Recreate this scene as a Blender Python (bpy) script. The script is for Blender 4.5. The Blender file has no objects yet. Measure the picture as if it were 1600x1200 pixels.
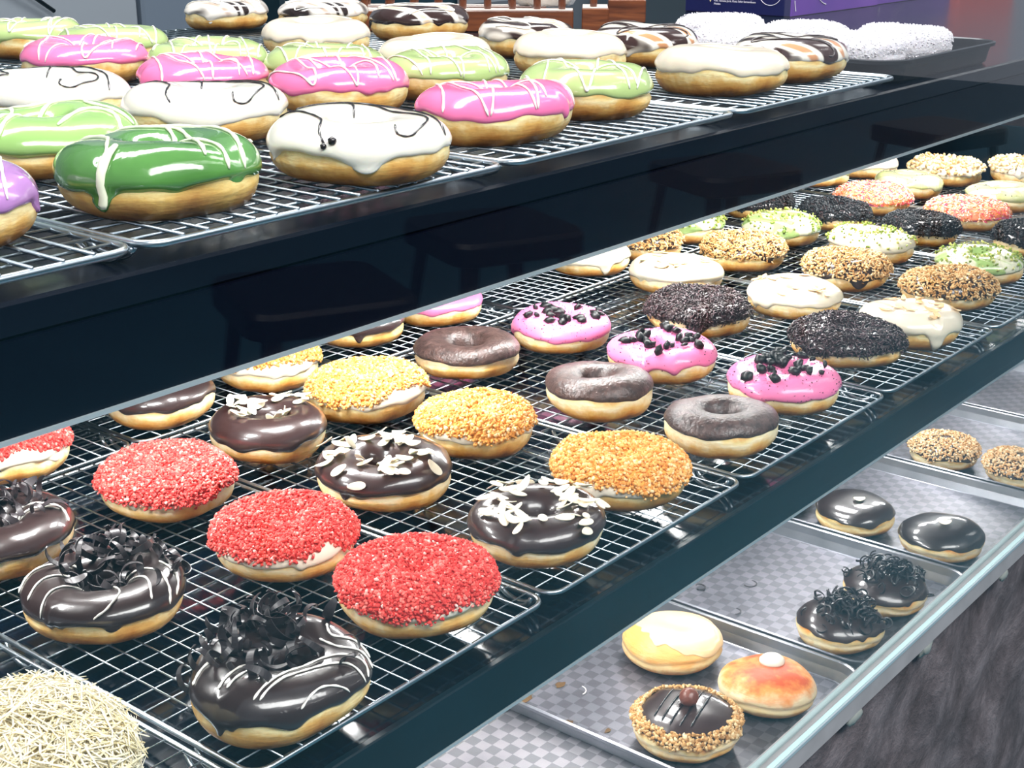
import bpy, math, random
import numpy as np
from mathutils import Vector, Matrix, Euler
from mathutils.bvhtree import BVHTree
S = bpy.context.scene
COL = S.collection
PI = math.pi
# ------------------------------------------------------------------ camera
PITCH, YAW, CAMZ = math.radians(19.2), math.radians(38.9), 1.15
cam_data = bpy.data.cameras.new('camera')
cam_data.sensor_width = 36.0
cam_data.lens = 36.0 * 2212 / 1600
cam_data.clip_start = 0.02
cam = bpy.data.objects.new('camera', cam_data)
COL.objects.link(cam)
cam.location = (0, 0, CAMZ)
cam.rotation_euler = (PI / 2 - PITCH, 0, YAW - PI / 2)
S.camera = cam
# ------------------------------------------------------------------ look
S.view_settings.view_transform = 'Standard'
S.view_settings.look = 'None'
S.view_settings.gamma = 1
S.view_settings.exposure = 0.0
S.view_settings.use_curve_mapping = False
W = bpy.data.worlds.new('room_air')
S.world = W
W.use_nodes = True
W.node_tree.nodes['Background'].inputs[0].default_value = (0.56, 0.63, 0.74, 1)
W.node_tree.nodes['Background'].inputs[1].default_value = 0.55
# ------------------------------------------------------------------ lights
def area(name, loc, size, power, target=None, col=(1.0, 0.985, 0.965), rot=None):
    l = bpy.data.lights.new(name, 'AREA')
    l.shape = 'RECTANGLE'; l.size, l.size_y = size; l.energy = power; l.color = col
    o = bpy.data.objects.new(name, l); COL.objects.link(o); o.location = loc
    if target is not None:
        o.rotation_euler = (Vector(target) - Vector(loc)).to_track_quat('-Z', 'Y').to_euler()
    return o
area('ceiling_light_counter', (1.1, 1.25, 2.5), (2.6, 0.35), 55, (1.1, 0.7, 1.0))
area('ceiling_light_aisle', (0.3, -0.9, 2.6), (2.4, 0.7), 95, (0.9, 0.6, 0.7))
area('ceiling_light_far', (3.2, 0.2, 2.6), (0.6, 2.0), 26, (1.6, 0.6, 0.8))
for i in range(12):
    x = 0.31 + i * 0.17
    area('led_module_middle', (x, 0.72, 0.9385), (0.085, 0.055), 1.12)
    area('led_module_bottom', (x, 0.72, 0.6925), (0.085, 0.055), 0.9)

# ------------------------------------------------------------------ helpers
def lin(h):
    if isinstance(h, tuple): return tuple(h) + (1,) if len(h) == 3 else h
    h = h.lstrip('#')
    c = [int(h[i:i + 2], 16) / 255 for i in (0, 2, 4)]
    return tuple(v / 12.92 if v <= .04045 else ((v + .055) / 1.055) ** 2.4 for v in c) + (1,)
def mesh_np(name, V, F, mat=None, smooth=True, tone=None):
    """V (n,3) array; F list of quads/tris or (m,k) array -> mesh"""
    me = bpy.data.meshes.new(name)
    V = np.asarray(V, dtype=np.float32)
    if isinstance(F, np.ndarray):
        m, k = F.shape
        me.vertices.add(len(V)); me.vertices.foreach_set('co', V.ravel())
        me.loops.add(m * k); me.loops.foreach_set('vertex_index', F.astype(np.int32).ravel())
        me.polygons.add(m)
        me.polygons.foreach_set('loop_start', np.arange(0, m * k, k, dtype=np.int32))
        me.polygons.foreach_set('loop_total', np.full(m, k, dtype=np.int32))
        me.update(calc_edges=True)
    else:
        me.from_pydata([tuple(map(float, v)) for v in V], [], [tuple(int(i) for i in f) for f in F])
        me.update()
    if tone is not None:
        a = me.attributes.new('tone', 'FLOAT', 'POINT'); a.data.foreach_set('value', np.asarray(tone, dtype=np.float32))
    if smooth:
        me.polygons.foreach_set('use_smooth', np.ones(len(me.polygons), dtype=bool))
    if mat: me.materials.append(mat)
    return me
def link(name, me, parent=None, loc=(0, 0, 0), rot=(0, 0, 0), scale=None):
    o = bpy.data.objects.new(name, me); COL.objects.link(o)
    o.location = loc; o.rotation_euler = rot
    if scale is not None: o.scale = scale if hasattr(scale, '__len__') else (scale,) * 3
    if parent: o.parent = parent
    return o
def thing(name, label, cat, loc=(0, 0, 0), rz=0, group=None):
    o = bpy.data.objects.new(name, None); COL.objects.link(o)
    o.empty_display_size = 0.02
    o.location = loc; o.rotation_euler = (0, 0, rz)
    o['label'] = label; o['category'] = cat
    if group: o['group'] = group
    return o
def tag(o, label, cat, group=None):
    o['label'] = label; o['category'] = cat
    if group: o['group'] = group
    return o
class MB:
    """collects shapes of one part"""
    def __init__(self): self.v = []; self.f = []
    def add(self, V, F):
        n = len(self.v); self.v += [tuple(map(float, p)) for p in V]; self.f += [tuple(i + n for i in f) for f in F]; return self
    def box(self, x0, x1, y0, y1, z0, z1, ch=0.0):
        if ch <= 0:
            V = [(x, y, z) for z in (z0, z1) for y in (y0, y1) for x in (x0, x1)]
            F = [(0, 2, 3, 1), (4, 5, 7, 6), (0, 1, 5, 4), (2, 6, 7, 3), (0, 4, 6, 2), (1, 3, 7, 5)]
            return self.add(V, F)
        c = ch
        V = []; 
        for (z, i) in ((z0, c), (z0 + c, 0), (z1 - c, 0), (z1, c)):
            V += [(x0 + i + (c if i == 0 else 0), y0 + i, z), (x1 - i - (c if i == 0 else 0), y0 + i, z), (x1 - i, y0 + i + (c if i == 0 else 0), z), (x1 - i, y1 - i - (c if i == 0 else 0), z),
                  (x1 - i - (c if i == 0 else 0), y1 - i, z), (x0 + i + (c if i == 0 else 0), y1 - i, z), (x0 + i, y1 - i - (c if i == 0 else 0), z), (x0 + i, y0 + i + (c if i == 0 else 0), z)]
        F = [tuple(range(7, -1, -1)), tuple(range(24, 32))]
        for k in range(3):
            for j in range(8):
                a = k * 8 + j; b = k * 8 + (j + 1) % 8
                F.append((a, b, b + 8, a + 8))
        return self.add(V, F)
    def tube(self, pts, r, n=8, closed=False, flat=1.0):
        P = [Vector(p) for p in pts]; m = len(P)
        rr = r if hasattr(r, '__len__') else [r] * m
        up = None; V = []; F = []
        for i in range(m):
            a = P[(i - 1) % m] if (closed or i > 0) else P[i]
            b = P[(i + 1) % m] if (closed or i < m - 1) else P[i]
            t = (b - a); t = t.normalized() if t.length > 1e-9 else Vector((0, 0, 1))
            if up is None:
                up = Vector((0, 0, 1)) if abs(t.z) < .9 else Vector((1, 0, 0))
            s = t.cross(up)
            s = s.normalized() if s.length > 1e-6 else Vector((1, 0, 0))
            up = s.cross(t).normalized()
            for k in range(n):
                an = 2 * PI * k / n
                V.append(P[i] + s * math.cos(an) * rr[i] + up * math.sin(an) * rr[i] * flat)
        for i in range(m if closed else m - 1):
            for k in range(n):
                a = i * n + k; b = i * n + (k + 1) % n; c = ((i + 1) % m) * n + (k + 1) % n; d = ((i + 1) % m) * n + k
                F.append((a, b, c, d))
        if not closed:
            F.append(tuple(range(n - 1, -1, -1))); F.append(tuple((m - 1) * n + k for k in range(n)))
        return self.add(V, F)
    def lathe(self, prof, n=32, c=(0, 0, 0)):
        V = []; F = []
        for (r, z) in prof:
            for k in range(n):
                an = 2 * PI * k / n; V.append((c[0] + r * math.cos(an), c[1] + r * math.sin(an), c[2] + z))
        for i in range(len(prof) - 1):
            for k in range(n):
                a = i * n + k; b = i * n + (k + 1) % n
                F.append((a, b, b + n, a + n))
        F.append(tuple(range(n - 1, -1, -1))); F.append(tuple((len(prof) - 1) * n + k for k in range(n)))
        return self.add(V, F)
    def build(self, name, mat, parent=None, smooth=False, **kw):
        me = mesh_np(name, self.v, self.f, mat, smooth)
        if smooth == 'auto':
            me.polygons.foreach_set('use_smooth', np.ones(len(me.polygons), dtype=bool))
            try: me.set_sharp_from_angle(angle=math.radians(40))
            except Exception: pass
        return link(name, me, parent, **kw)

# ------------------------------------------------------------------ materials
def new_mat(name):
    m = bpy.data.materials.new(name); m.use_nodes = True
    nt = m.node_tree; b = nt.nodes['Principled BSDF']
    return m, nt, b
def pmat(name, col, rough=.5, metal=0, coat=0, spec=.5, sss=0, bump=0, bscale=300, coat_rough=.05, var=0, vscale=40, sheen=0, bdist=.0006):
    m, nt, b = new_mat(name)
    c = lin(col)
    b.inputs['Base Color'].default_value = c
    b.inputs['Roughness'].default_value = rough
    b.inputs['Metallic'].default_value = metal
    b.inputs['Coat Weight'].default_value = coat
    b.inputs['Coat Roughness'].default_value = coat_rough
    b.inputs['Specular IOR Level'].default_value = spec
    if sss:
        b.inputs['Subsurface Weight'].default_value = sss
        b.inputs['Subsurface Radius'].default_value = (.004, .002, .001)
        b.inputs['Subsurface Scale'].default_value = 1
    tc = nt.nodes.new('ShaderNodeTexCoord')
    if bump:
        n = nt.nodes.new('ShaderNodeTexNoise'); n.inputs['Scale'].default_value = bscale; n.inputs['Detail'].default_value = 4
        nt.links.new(tc.outputs['Object'], n.inputs['Vector'])
        bp = nt.nodes.new('ShaderNodeBump'); bp.inputs['Strength'].default_value = bump; bp.inputs['Distance'].default_value = bdist
        nt.links.new(n.outputs['Fac'], bp.inputs['Height']); nt.links.new(bp.outputs['Normal'], b.inputs['Normal'])
        if coat: nt.links.new(bp.outputs['Normal'], b.inputs['Coat Normal'])
    if var:
        n = nt.nodes.new('ShaderNodeTexNoise'); n.inputs['Scale'].default_value = vscale; n.inputs['Detail'].default_value = 5
        nt.links.new(tc.outputs['Object'], n.inputs['Vector'])
        r = nt.nodes.new('ShaderNodeValToRGB')
        r.color_ramp.elements[0].position = .3; r.color_ramp.elements[1].position = .7
        r.color_ramp.elements[0].color = tuple(v * (1 - var) for v in c[:3]) + (1,)
        r.color_ramp.elements[1].color = tuple(min(1, v * (1 + var)) for v in c[:3]) + (1,)
        nt.links.new(n.outputs['Fac'], r.inputs['Fac']); nt.links.new(r.outputs['Color'], b.inputs['Base Color'])
    return m
def ramp(nt, stops, interp='LINEAR'):
    r = nt.nodes.new('ShaderNodeValToRGB'); cr = r.color_ramp; cr.interpolation = interp
    while len(cr.elements) > len(stops): cr.elements.remove(cr.elements[-1])
    while len(cr.elements) < len(stops): cr.elements.new(.5)
    for e, (p, c) in zip(cr.elements, stops): e.position = p; e.color = lin(c)
    return r
def dough_mat(name, stops, H=.034):
    m, nt, b = new_mat(name)
    tc = nt.nodes.new('ShaderNodeTexCoord'); sp = nt.nodes.new('ShaderNodeSeparateXYZ')
    nt.links.new(tc.outputs['Object'], sp.inputs[0])
    mul = nt.nodes.new('ShaderNodeMath'); mul.operation = 'MULTIPLY'; mul.inputs[1].default_value = 1 / H
    nt.links.new(sp.outputs['Z'], mul.inputs[0])
    n = nt.nodes.new('ShaderNodeTexNoise'); n.inputs['Scale'].default_value = 45; n.inputs['Detail'].default_value = 5; n.inputs['Roughness'].default_value = .6
    nt.links.new(tc.outputs['Object'], n.inputs['Vector'])
    ma = nt.nodes.new('ShaderNodeMath'); ma.operation = 'MULTIPLY_ADD'; ma.inputs[1].default_value = .8; 
    nt.links.new(n.outputs['Fac'], ma.inputs[0]); nt.links.new(mul.outputs[0], ma.inputs[2])
    sub = nt.nodes.new('ShaderNodeMath'); sub.operation = 'SUBTRACT'; sub.inputs[1].default_value = .40
    nt.links.new(ma.outputs[0], sub.inputs[0])
    r = ramp(nt, stops); nt.links.new(sub.outputs[0], r.inputs['Fac']); nt.links.new(r.outputs['Color'], b.inputs['Base Color'])
    b.inputs['Roughness'].default_value = .42
    b.inputs['Specular IOR Level'].default_value = .35
    b.inputs['Subsurface Weight'].default_value = .15
    b.inputs['Subsurface Radius'].default_value = (.006, .003, .0015); b.inputs['Subsurface Scale'].default_value = 1
    n2 = nt.nodes.new('ShaderNodeTexNoise'); n2.inputs['Scale'].default_value = 160; n2.inputs['Detail'].default_value = 5
    mp2 = nt.nodes.new('ShaderNodeMapping'); mp2.inputs['Scale'].default_value = (.45, .45, 1.6)
    nt.links.new(tc.outputs['Object'], mp2.inputs['Vector']); nt.links.new(mp2.outputs[0], n2.inputs['Vector'])
    bp = nt.nodes.new('ShaderNodeBump'); bp.inputs['Strength'].default_value = .6; bp.inputs['Distance'].default_value = .0016
    nt.links.new(n2.outputs['Fac'], bp.inputs['Height']); nt.links.new(bp.outputs['Normal'], b.inputs['Normal'])
    return m
DOUGH = [
    dough_mat('dough_pale', [(0, '#9c5c24'), (.15, '#d68f3c'), (.31, '#eebf72'), (.48, '#fbebc4'), (.62, '#f6da98'), (.78, '#e99845'), (1, '#cf7a34')]),
    dough_mat('dough_golden', [(0, '#7d4a20'), (.16, '#c2823a'), (.34, '#e3b366'), (.5, '#f8e6b0'), (.63, '#f0cc80'), (.78, '#e28c34'), (1, '#bd6a28')]),
    dough_mat('dough_brown', [(0, '#7a5030'), (.18, '#b08045'), (.36, '#d2ac62'), (.52, '#ecd795'), (.68, '#dcbd70'), (.82, '#c99546'), (1, '#a8702c')]),
]
def tone_mat(name, stops, rough=.6, spec=.4, coat=0):
    m, nt, b = new_mat(name)
    at = nt.nodes.new('ShaderNodeAttribute'); at.attribute_name = 'tone'
    r = ramp(nt, stops); nt.links.new(at.outputs['Fac'], r.inputs['Fac']); nt.links.new(r.outputs['Color'], b.inputs['Base Color'])
    b.inputs['Roughness'].default_value = rough; b.inputs['Specular IOR Level'].default_value = spec; b.inputs['Coat Weight'].default_value = coat
    return m
def swirl_mat(name, stops, scale=28, dist=3.0, rough=.18, coat=.6, aniso=(1, .35, 1)):
    m, nt, b = new_mat(name)
    tc = nt.nodes.new('ShaderNodeTexCoord'); mp = nt.nodes.new('ShaderNodeMapping'); mp.inputs['Scale'].default_value = aniso
    mp.inputs['Rotation'].default_value = (0, 0, .6)
    nt.links.new(tc.outputs['Object'], mp.inputs['Vector'])
    n = nt.nodes.new('ShaderNodeTexNoise'); n.inputs['Scale'].default_value = scale; n.inputs['Detail'].default_value = 1.5; n.inputs['Distortion'].default_value = dist
    nt.links.new(mp.outputs[0], n.inputs['Vector'])
    r = ramp(nt, stops); nt.links.new(n.outputs['Fac'], r.inputs['Fac']); nt.links.new(r.outputs['Color'], b.inputs['Base Color'])
    b.inputs['Roughness'].default_value = rough; b.inputs['Coat Weight'].default_value = coat; b.inputs['Coat Roughness'].default_value = .06
    return m
M = dict(
    choc=pmat('chocolate_glaze', '#382827', .32, coat=.8, bump=.2, bscale=60, bdist=.002, coat_rough=.08),
    choc_shine=pmat('shiny_chocolate', '#2f2221', .3, coat=1, bump=.2, bscale=50, bdist=.002),
    dusty=pmat('dusty_chocolate', '#4c3a36', .42, coat=.3, bump=1, bscale=380, var=.55, vscale=170, bdist=.0009),
    curl=pmat('chocolate_shaving', '#2e272a', .45, coat=.15),
    pink=pmat('pink_glaze', '#f67aae', .2, coat=.6, sss=.1, bump=.2, bscale=60, bdist=.002),
    pinkm=pmat('pink_cream', '#f07fae', .3, coat=.3, bump=.25, bscale=140, bdist=.001),
    purple=pmat('purple_glaze', '#b07cbb', .2, coat=.7, bump=.15, bscale=60, bdist=.002),
    green=pmat('light_green_glaze', '#b4ca84', .2, coat=.6, bump=.2, bscale=60, bdist=.002),
    green_mid=pmat('mid_green_glaze', '#98c06e', .2, coat=.7, bump=.2, bscale=60, bdist=.002),
    green_dark=pmat('deep_green_glaze', '#568c42', .15, coat=1, bump=.25, bscale=60, bdist=.002, var=.25, vscale=25),
    white=pmat('white_glaze', '#f1ecdf', .2, coat=.6, sss=.2, bump=.2, bscale=70, bdist=.002, var=.04, vscale=30),
    cream=pmat('cream_glaze', '#ecdfca', .25, coat=.5, sss=.2, bump=.25, bscale=70, bdist=.002, var=.07, vscale=60),
    cream_m=pmat('matt_cream', '#f4ead6', .45, bump=.3, bscale=200, var=.05),
    white_m=pmat('ivory_glaze', '#e9dfc9', .25, coat=.5, sss=.15, bump=.25, bscale=80, bdist=.002, var=.06, vscale=40),
    drizw=pmat('white_drizzle', '#f7f3ea', .3, coat=.4),
    drizg=pmat('ivory_drizzle', '#eef0d6', .3, coat=.4),
    drizb=pmat('dark_drizzle', '#1a1013', .25, coat=.4),
    almond=pmat('sliced_almond', '#faecd2', .5, var=.08, vscale=90, sss=.1),
    almond_t=pmat('toasted_almond', '#efc793', .5, var=.15, vscale=90),
    cookie=pmat('black_cookie', '#141414', .45, bump=.6, bscale=400),
    sugar=pmat('powdered_sugar', '#dedae0', .85, bump=1.0, bscale=420, sss=.1, bdist=.0012),
    nut=pmat('hazelnut_coating', '#7a4638', .35, coat=.3, bump=.5, bscale=250, bdist=.001),
    matcha_gl=swirl_mat('green_white_swirl', [(0, '#86a85c'), (.42, '#a3bf78'), (.5, '#e0e0c6'), (1, '#e8e2cf')], 30, 2),
    swirl_pg=swirl_mat('pale_green_swirl', [(0, '#b7bd72'), (.42, '#c6cc8c'), (.52, '#dcd9b4'), (.8, '#b9bf8f'), (1, '#8a7f66')], 30, 2),
    marble=swirl_mat('chocolate_white_swirl', [(0, '#2b1815'), (.46, '#35201b'), (.5, '#efe5d8'), (.57, '#e2c4a4'), (.62, '#c58a62'), (1, '#f2ead9')], 18, 1.6),
    marble2=swirl_mat('caramel_white_chocolate_swirl', [(0, '#2f1c18'), (.42, '#3a231e'), (.455, '#f2ebdf'), (.52, '#f4eee2'), (.56, '#cf9468'), (1, '#c98a60')], 20, 1.4),
    marble3=swirl_mat('white_brown_swirl', [(0, '#15100f'), (.36, '#2b1c18'), (.41, '#f2eae0'), (.55, '#efe0d2'), (.62, '#9c6a50'), (.7, '#e8cdb6'), (1, '#a87355')], 20, 1.4),
    red_bed=pmat('red_crumb_bed', '#d23c38', .8, bump=1, bscale=380, bdist=.0015),
    yellow_bed=pmat('golden_crumb_bed', '#e9a94c', .8, bump=1, bscale=330, bdist=.0015),
    sprinkle_bed=pmat('sprinkle_bed', '#ff9a72', .6, bump=.6, bscale=300),
    red=tone_mat('red_cake_crumb', [(0, '#c22e2c'), (.4, '#e24540'), (.8, '#f0645a'), (.97, '#f79488'), (1, '#fbe0d8')], .75),
    yellow=tone_mat('golden_cake_crumb', [(0, '#d98a3a'), (.4, '#eea954'), (.8, '#f7c078'), (1, '#fde3b4')], .7),
    peanut=tone_mat('chopped_peanut', [(0, '#a8773f'), (.4, '#cf9f62'), (.8, '#e6c28c'), (1, '#f3dcae')], .55),
    black=tone_mat('black_crumb', [(0, '#07090c'), (.6, '#14171b'), (.95, '#23272c'), (1, '#6a7072')], .5),
    csprink=tone_mat('chocolate_sprinkle', [(0, '#221819'), (.6, '#392a2c'), (1, '#5c464a')], .3, coat=.3),
    csprink2=tone_mat('coloured_sprinkle', [(0, '#f0407c'), (.2, '#ff5f6a'), (.38, '#ff8f45'), (.55, '#ffb35e'), (.66, '#fff2e2'), (.85, '#fff0da'), (1, '#ffb48c')], .35, coat=.3),
    gcrumb=tone_mat('green_nut_crumb', [(0, '#66802c'), (.4, '#8fa23e'), (.75, '#b9b95c'), (1, '#dcd690')], .6),
    pnut=tone_mat('pale_nut_crumb', [(0, '#d9a566'), (.4, '#ecc990'), (.8, '#f4dcb4'), (1, '#fbeed4')], .6),
    sesame=tone_mat('pale_chopped_nut', [(0, '#c8935a'), (.4, '#e2b984'), (.8, '#f1d6ab'), (1, '#fbeccd')], .55),
    sugarg=tone_mat('sugar_grain', [(0, '#d9d5dc'), (1, '#f4f2f6')], .6),
    cheese=tone_mat('grated_cheese', [(0, '#eddda8'), (.4, '#f6ebca'), (1, '#fcf7e6')], .45),
    wire=pmat('chromed_wire', '#c4ced6', .3, metal=1),
    wire_dark=pmat('dark_steel_wire', '#8b959c', .3, metal=1),
    counter=pmat('black_laminate', '#090e19', .26, spec=.2, var=.1, vscale=8),
    shelf=pmat('black_glass_shelf', '#030712', .1, spec=.5),
    panel=pmat('navy_panel', '#010412', .4, spec=.15),
    fascia=pmat('dark_teal_fascia', '#05161f', .3, spec=.3, var=.35, vscale=14),
    alu=pmat('aluminium', '#aaa4a6', .5, metal=.2, var=.1, vscale=30),
    alu_light=pmat('brushed_trim', '#c3d0d6', .3, metal=.5),
    black_metal=pmat('black_enamel', '#04050d', .4),
    frame=pmat('dark_frame', '#0a0d14', .4),
)
def checker_mat(name, c1, c2, size, metal=.5, rough=.38):
    m, nt, b = new_mat(name)
    tc = nt.nodes.new('ShaderNodeTexCoord'); ck = nt.nodes.new('ShaderNodeTexChecker'); ck.inputs['Scale'].default_value = 1 / size
    mp = nt.nodes.new('ShaderNodeMapping'); mp.inputs['Location'].default_value = (.003, .002, .005)
    nt.links.new(tc.outputs['Object'], mp.inputs['Vector']); nt.links.new(mp.outputs[0], ck.inputs['Vector'])
    ck.inputs['Color1'].default_value = lin(c1); ck.inputs['Color2'].default_value = lin(c2)
    n = nt.nodes.new('ShaderNodeTexNoise'); n.inputs['Scale'].default_value = 12; n.inputs['Detail'].default_value = 6
    nt.links.new(tc.outputs['Object'], n.inputs['Vector'])
    r = ramp(nt, [(.3, '#77777c'), (.7, '#ffffff')]); nt.links.new(n.outputs['Fac'], r.inputs['Fac'])
    mx = nt.nodes.new('ShaderNodeMix'); mx.data_type = 'RGBA'; mx.blend_type = 'MULTIPLY'; mx.inputs['Factor'].default_value = .6
    nt.links.new(ck.outputs['Color'], mx.inputs['A']); nt.links.new(r.outputs['Color'], mx.inputs['B']); nt.links.new(mx.outputs['Result'], b.inputs['Base Color'])
    b.inputs['Metallic'].default_value = metal; b.inputs['Roughness'].default_value = rough
    return m
M['tray'] = checker_mat('checked_tray_steel', '#84828a', '#6b6970', .0115)
M['liner'] = checker_mat('checked_shelf_liner', '#9a979c', '#77747a', .0115, .2, .5)
M['rim'] = pmat('tray_steel', '#9b9da4', .3, metal=.8, var=.15, vscale=30)
def stone_mat():
    m, nt, b = new_mat('rough_grey_stone')
    tc = nt.nodes.new('ShaderNodeTexCoord'); mp = nt.nodes.new('ShaderNodeMapping'); mp.inputs['Scale'].default_value = (1, 1, 1); mp.inputs['Rotation'].default_value = (0, .6, 0)
    nt.links.new(tc.outputs['Object'], mp.inputs['Vector'])
    n = nt.nodes.new('ShaderNodeTexNoise'); n.inputs['Scale'].default_value = 14; n.inputs['Detail'].default_value = 9; n.inputs['Roughness'].default_value = .74; n.inputs['Distortion'].default_value = .35
    nt.links.new(mp.outputs[0], n.inputs['Vector'])
    r = ramp(nt, [(.3, '#3a3336'), (.5, '#655c60'), (.68, '#8a8084')]); nt.links.new(n.outputs['Fac'], r.inputs['Fac']); nt.links.new(r.outputs['Color'], b.inputs['Base Color'])
    bp = nt.nodes.new('ShaderNodeBump'); bp.inputs['Strength'].default_value = .8; bp.inputs['Distance'].default_value = .012
    nt.links.new(n.outputs['Fac'], bp.inputs['Height']); nt.links.new(bp.outputs['Normal'], b.inputs['Normal'])
    b.inputs['Roughness'].default_value = .75
    return m
M['stone'] = stone_mat()
def wood_mat():
    m, nt, b = new_mat('varnished_wood')
    tc = nt.nodes.new('ShaderNodeTexCoord'); mp = nt.nodes.new('ShaderNodeMapping'); mp.inputs['Scale'].default_value = (6, 60, 60)
    nt.links.new(tc.outputs['Object'], mp.inputs['Vector'])
    n = nt.nodes.new('ShaderNodeTexNoise'); n.inputs['Scale'].default_value = 2; n.inputs['Detail'].default_value = 6; n.inputs['Distortion'].default_value = 1
    nt.links.new(mp.outputs[0], n.inputs['Vector'])
    r = ramp(nt, [(.3, '#4a2414'), (.6, '#7a4326'), (.8, '#96572f')]); nt.links.new(n.outputs['Fac'], r.inputs['Fac']); nt.links.new(r.outputs['Color'], b.inputs['Base Color'])
    b.inputs['Roughness'].default_value = .3; b.inputs['Coat Weight'].default_value = .4
    return m
M['wood'] = wood_mat()
def pane_mat():
    m = bpy.data.materials.new('clear_pane'); m.use_nodes = True; nt = m.node_tree; nt.nodes.clear()
    out = nt.nodes.new('ShaderNodeOutputMaterial'); mix = nt.nodes.new('ShaderNodeMixShader')
    lw = nt.nodes.new('ShaderNodeLayerWeight'); lw.inputs['Blend'].default_value = .5
    pw = nt.nodes.new('ShaderNodeMath'); pw.operation = 'POWER'; pw.inputs[1].default_value = 5
    ma = nt.nodes.new('ShaderNodeMath'); ma.operation = 'MULTIPLY_ADD'; ma.inputs[1].default_value = .96; ma.inputs[2].default_value = .04
    tr = nt.nodes.new('ShaderNodeBsdfTransparent'); tr.inputs['Color'].default_value = (.992, .998, .998, 1)
    gl = nt.nodes.new('ShaderNodeBsdfGlossy'); gl.inputs['Roughness'].default_value = 0.0
    nt.links.new(lw.outputs['Facing'], pw.inputs[0]); nt.links.new(pw.outputs[0], ma.inputs[0]); nt.links.new(ma.outputs[0], mix.inputs['Fac'])
    nt.links.new(tr.outputs[0], mix.inputs[1]); nt.links.new(gl.outputs[0], mix.inputs[2]); nt.links.new(mix.outputs[0], out.inputs['Surface'])
    return m
M['pane'] = pane_mat()
# ------------------------------------------------------------------ the room
def struct(name, mb, mat, **kw):
    o = mb.build(name, mat, **kw); o['kind'] = 'structure'; return o
floor_m = pmat('grey_floor', '#386c7c', .6, var=.15, vscale=1.5)
wall_m = pmat('grey_green_wall', '#9aa8a6', .8, var=.05, vscale=2)
struct('floor', MB().box(-4, 9, -4, 3.6, -.05, 0), floor_m)
struct('wall_back', MB().box(-4, 9, 3.6, 3.7, 0, 3), wall_m)
struct('wall_front', MB().box(-4, 9, -4.1, -4, 0, 3), pmat('teal_wall', '#3f7f90', .8))

# ------------------------------------------------------------------ display counter
XL, XR = -.35, 2.44
case = thing('display_counter', 'long black display counter with tiered shelves, navy panels and a front glass', 'display counter', (0, 0, 0))
MB().box(XL, 2.9, .482, 1.34, .985, 1.0, .0015).build('worktop', M['counter'], case)
MB().box(XL, XR, .480, .488, .946, .985).build('upper_panel', M['panel'], case)
MB().box(XL, XR, .4785, .4885, .9442, .9462).build('upper_panel_edge', M['alu_light'], case)
MB().box(XL, 2.2, .452, 1.25, .724, .738).build('middle_shelf', M['shelf'], case)
MB().box(XL, 2.2, .447, .452, .706, .7385, .0008).build('shelf_fascia', M['fascia'], case)
MB().box(XL, 2.2, .4465, .4525, .7045, .7062).build('fascia_edge', M['alu_light'], case)
MB().box(2.2, 2.206, .47, 1.25, .738, .806).build('end_panel', M['fascia'], case)
MB().box(XL, XR, .440, 1.25, .4270, .4390).build('bottom_shelf', M['liner'], case)
MB().box(XL, 2.9, 1.25, 1.262, 0.3, .985).build('back_panel', M['panel'], case)
MB().box(XL, XR, .4215, .4385, .499, .5225, .001).build('glass_channel', M['alu'], case)
MB().box(XL, XR, .4195, .423, .5195, .5235, .0006).build('channel_trim', M['alu_light'], case)
MB().box(XL, XR, .4295, .4345, .5235, .5265, .0006).build('glass_gasket', pmat('pale_green_gasket', '#a9bcbd', .25, coat=.3), case)
MB().box(XL, XR, .4250, .4290, .5225, 1.34).build('front_glass', M['pane'], case)
MB().box(XL, XR, .4205, .4250, .5225, .5245).build('pane_foot', pmat('glass_edge_aqua', '#a8c2c4', .2, coat=.5), case)
# stone clad base, gently rough front
rng = np.random.default_rng(5)
nx, nz = 900, 90
gx = np.linspace(XL, XR, nx); gz = np.linspace(0, .499, nz)
GX, GZ = np.meshgrid(gx, gz)
dy = np.zeros_like(GX)
for k in range(26):
    f = rng.uniform(8, 60); a = rng.uniform(-.7, .7); dy += .0022 / (1 + f / 22) * np.sin(f * (GX * math.cos(a) + GZ * math.sin(a) * 1.6) + rng.uniform(0, 6))
V = np.stack([GX, .434 + dy, GZ], -1).reshape(-1, 3)
idx = np.arange(nx * nz).reshape(nz, nx)
Fq = np.stack([idx[:-1, :-1], idx[:-1, 1:], idx[1:, 1:], idx[1:, :-1]], -1).reshape(-1, 4)
link('stone_front', mesh_np('stone_front', V, Fq, M['stone']), case)
MB().box(XL, XR, .46, 1.25, 0, .40).build('base_body', M['black_metal'], case)
MB().box(2.5, 2.62, .30, 1.34, 0, .985).build('stone_end_wall', M['stone'], case)
for (gxp, gw) in ((1.32, .008), (1.13, .014), (.985, .012)):   # adhesive squeezed out under the channel
    mb = MB(); r0 = rng.uniform(0, 6)
    V = []; 
    for i in range(7):
        v = -PI / 2 + PI * i / 6
        for j in range(12):
            u = 2 * PI * j / 12; k = 1 + .4 * math.sin(3 * u + r0 + 2 * v) * math.cos(v)
            V.append((gxp + gw * k * math.cos(v) * math.cos(u), .4245 + .004 * math.cos(v) * math.sin(u), .495 + .007 * k * math.sin(v)))
    Fq2 = [(i * 12 + j, i * 12 + (j + 1) % 12, (i + 1) * 12 + (j + 1) % 12, (i + 1) * 12 + j) for i in range(6) for j in range(12)]
    mb.add(V, Fq2).build('glue_blob', pmat('dried_glue', '#8f9490', .5), case, smooth=True)
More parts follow.
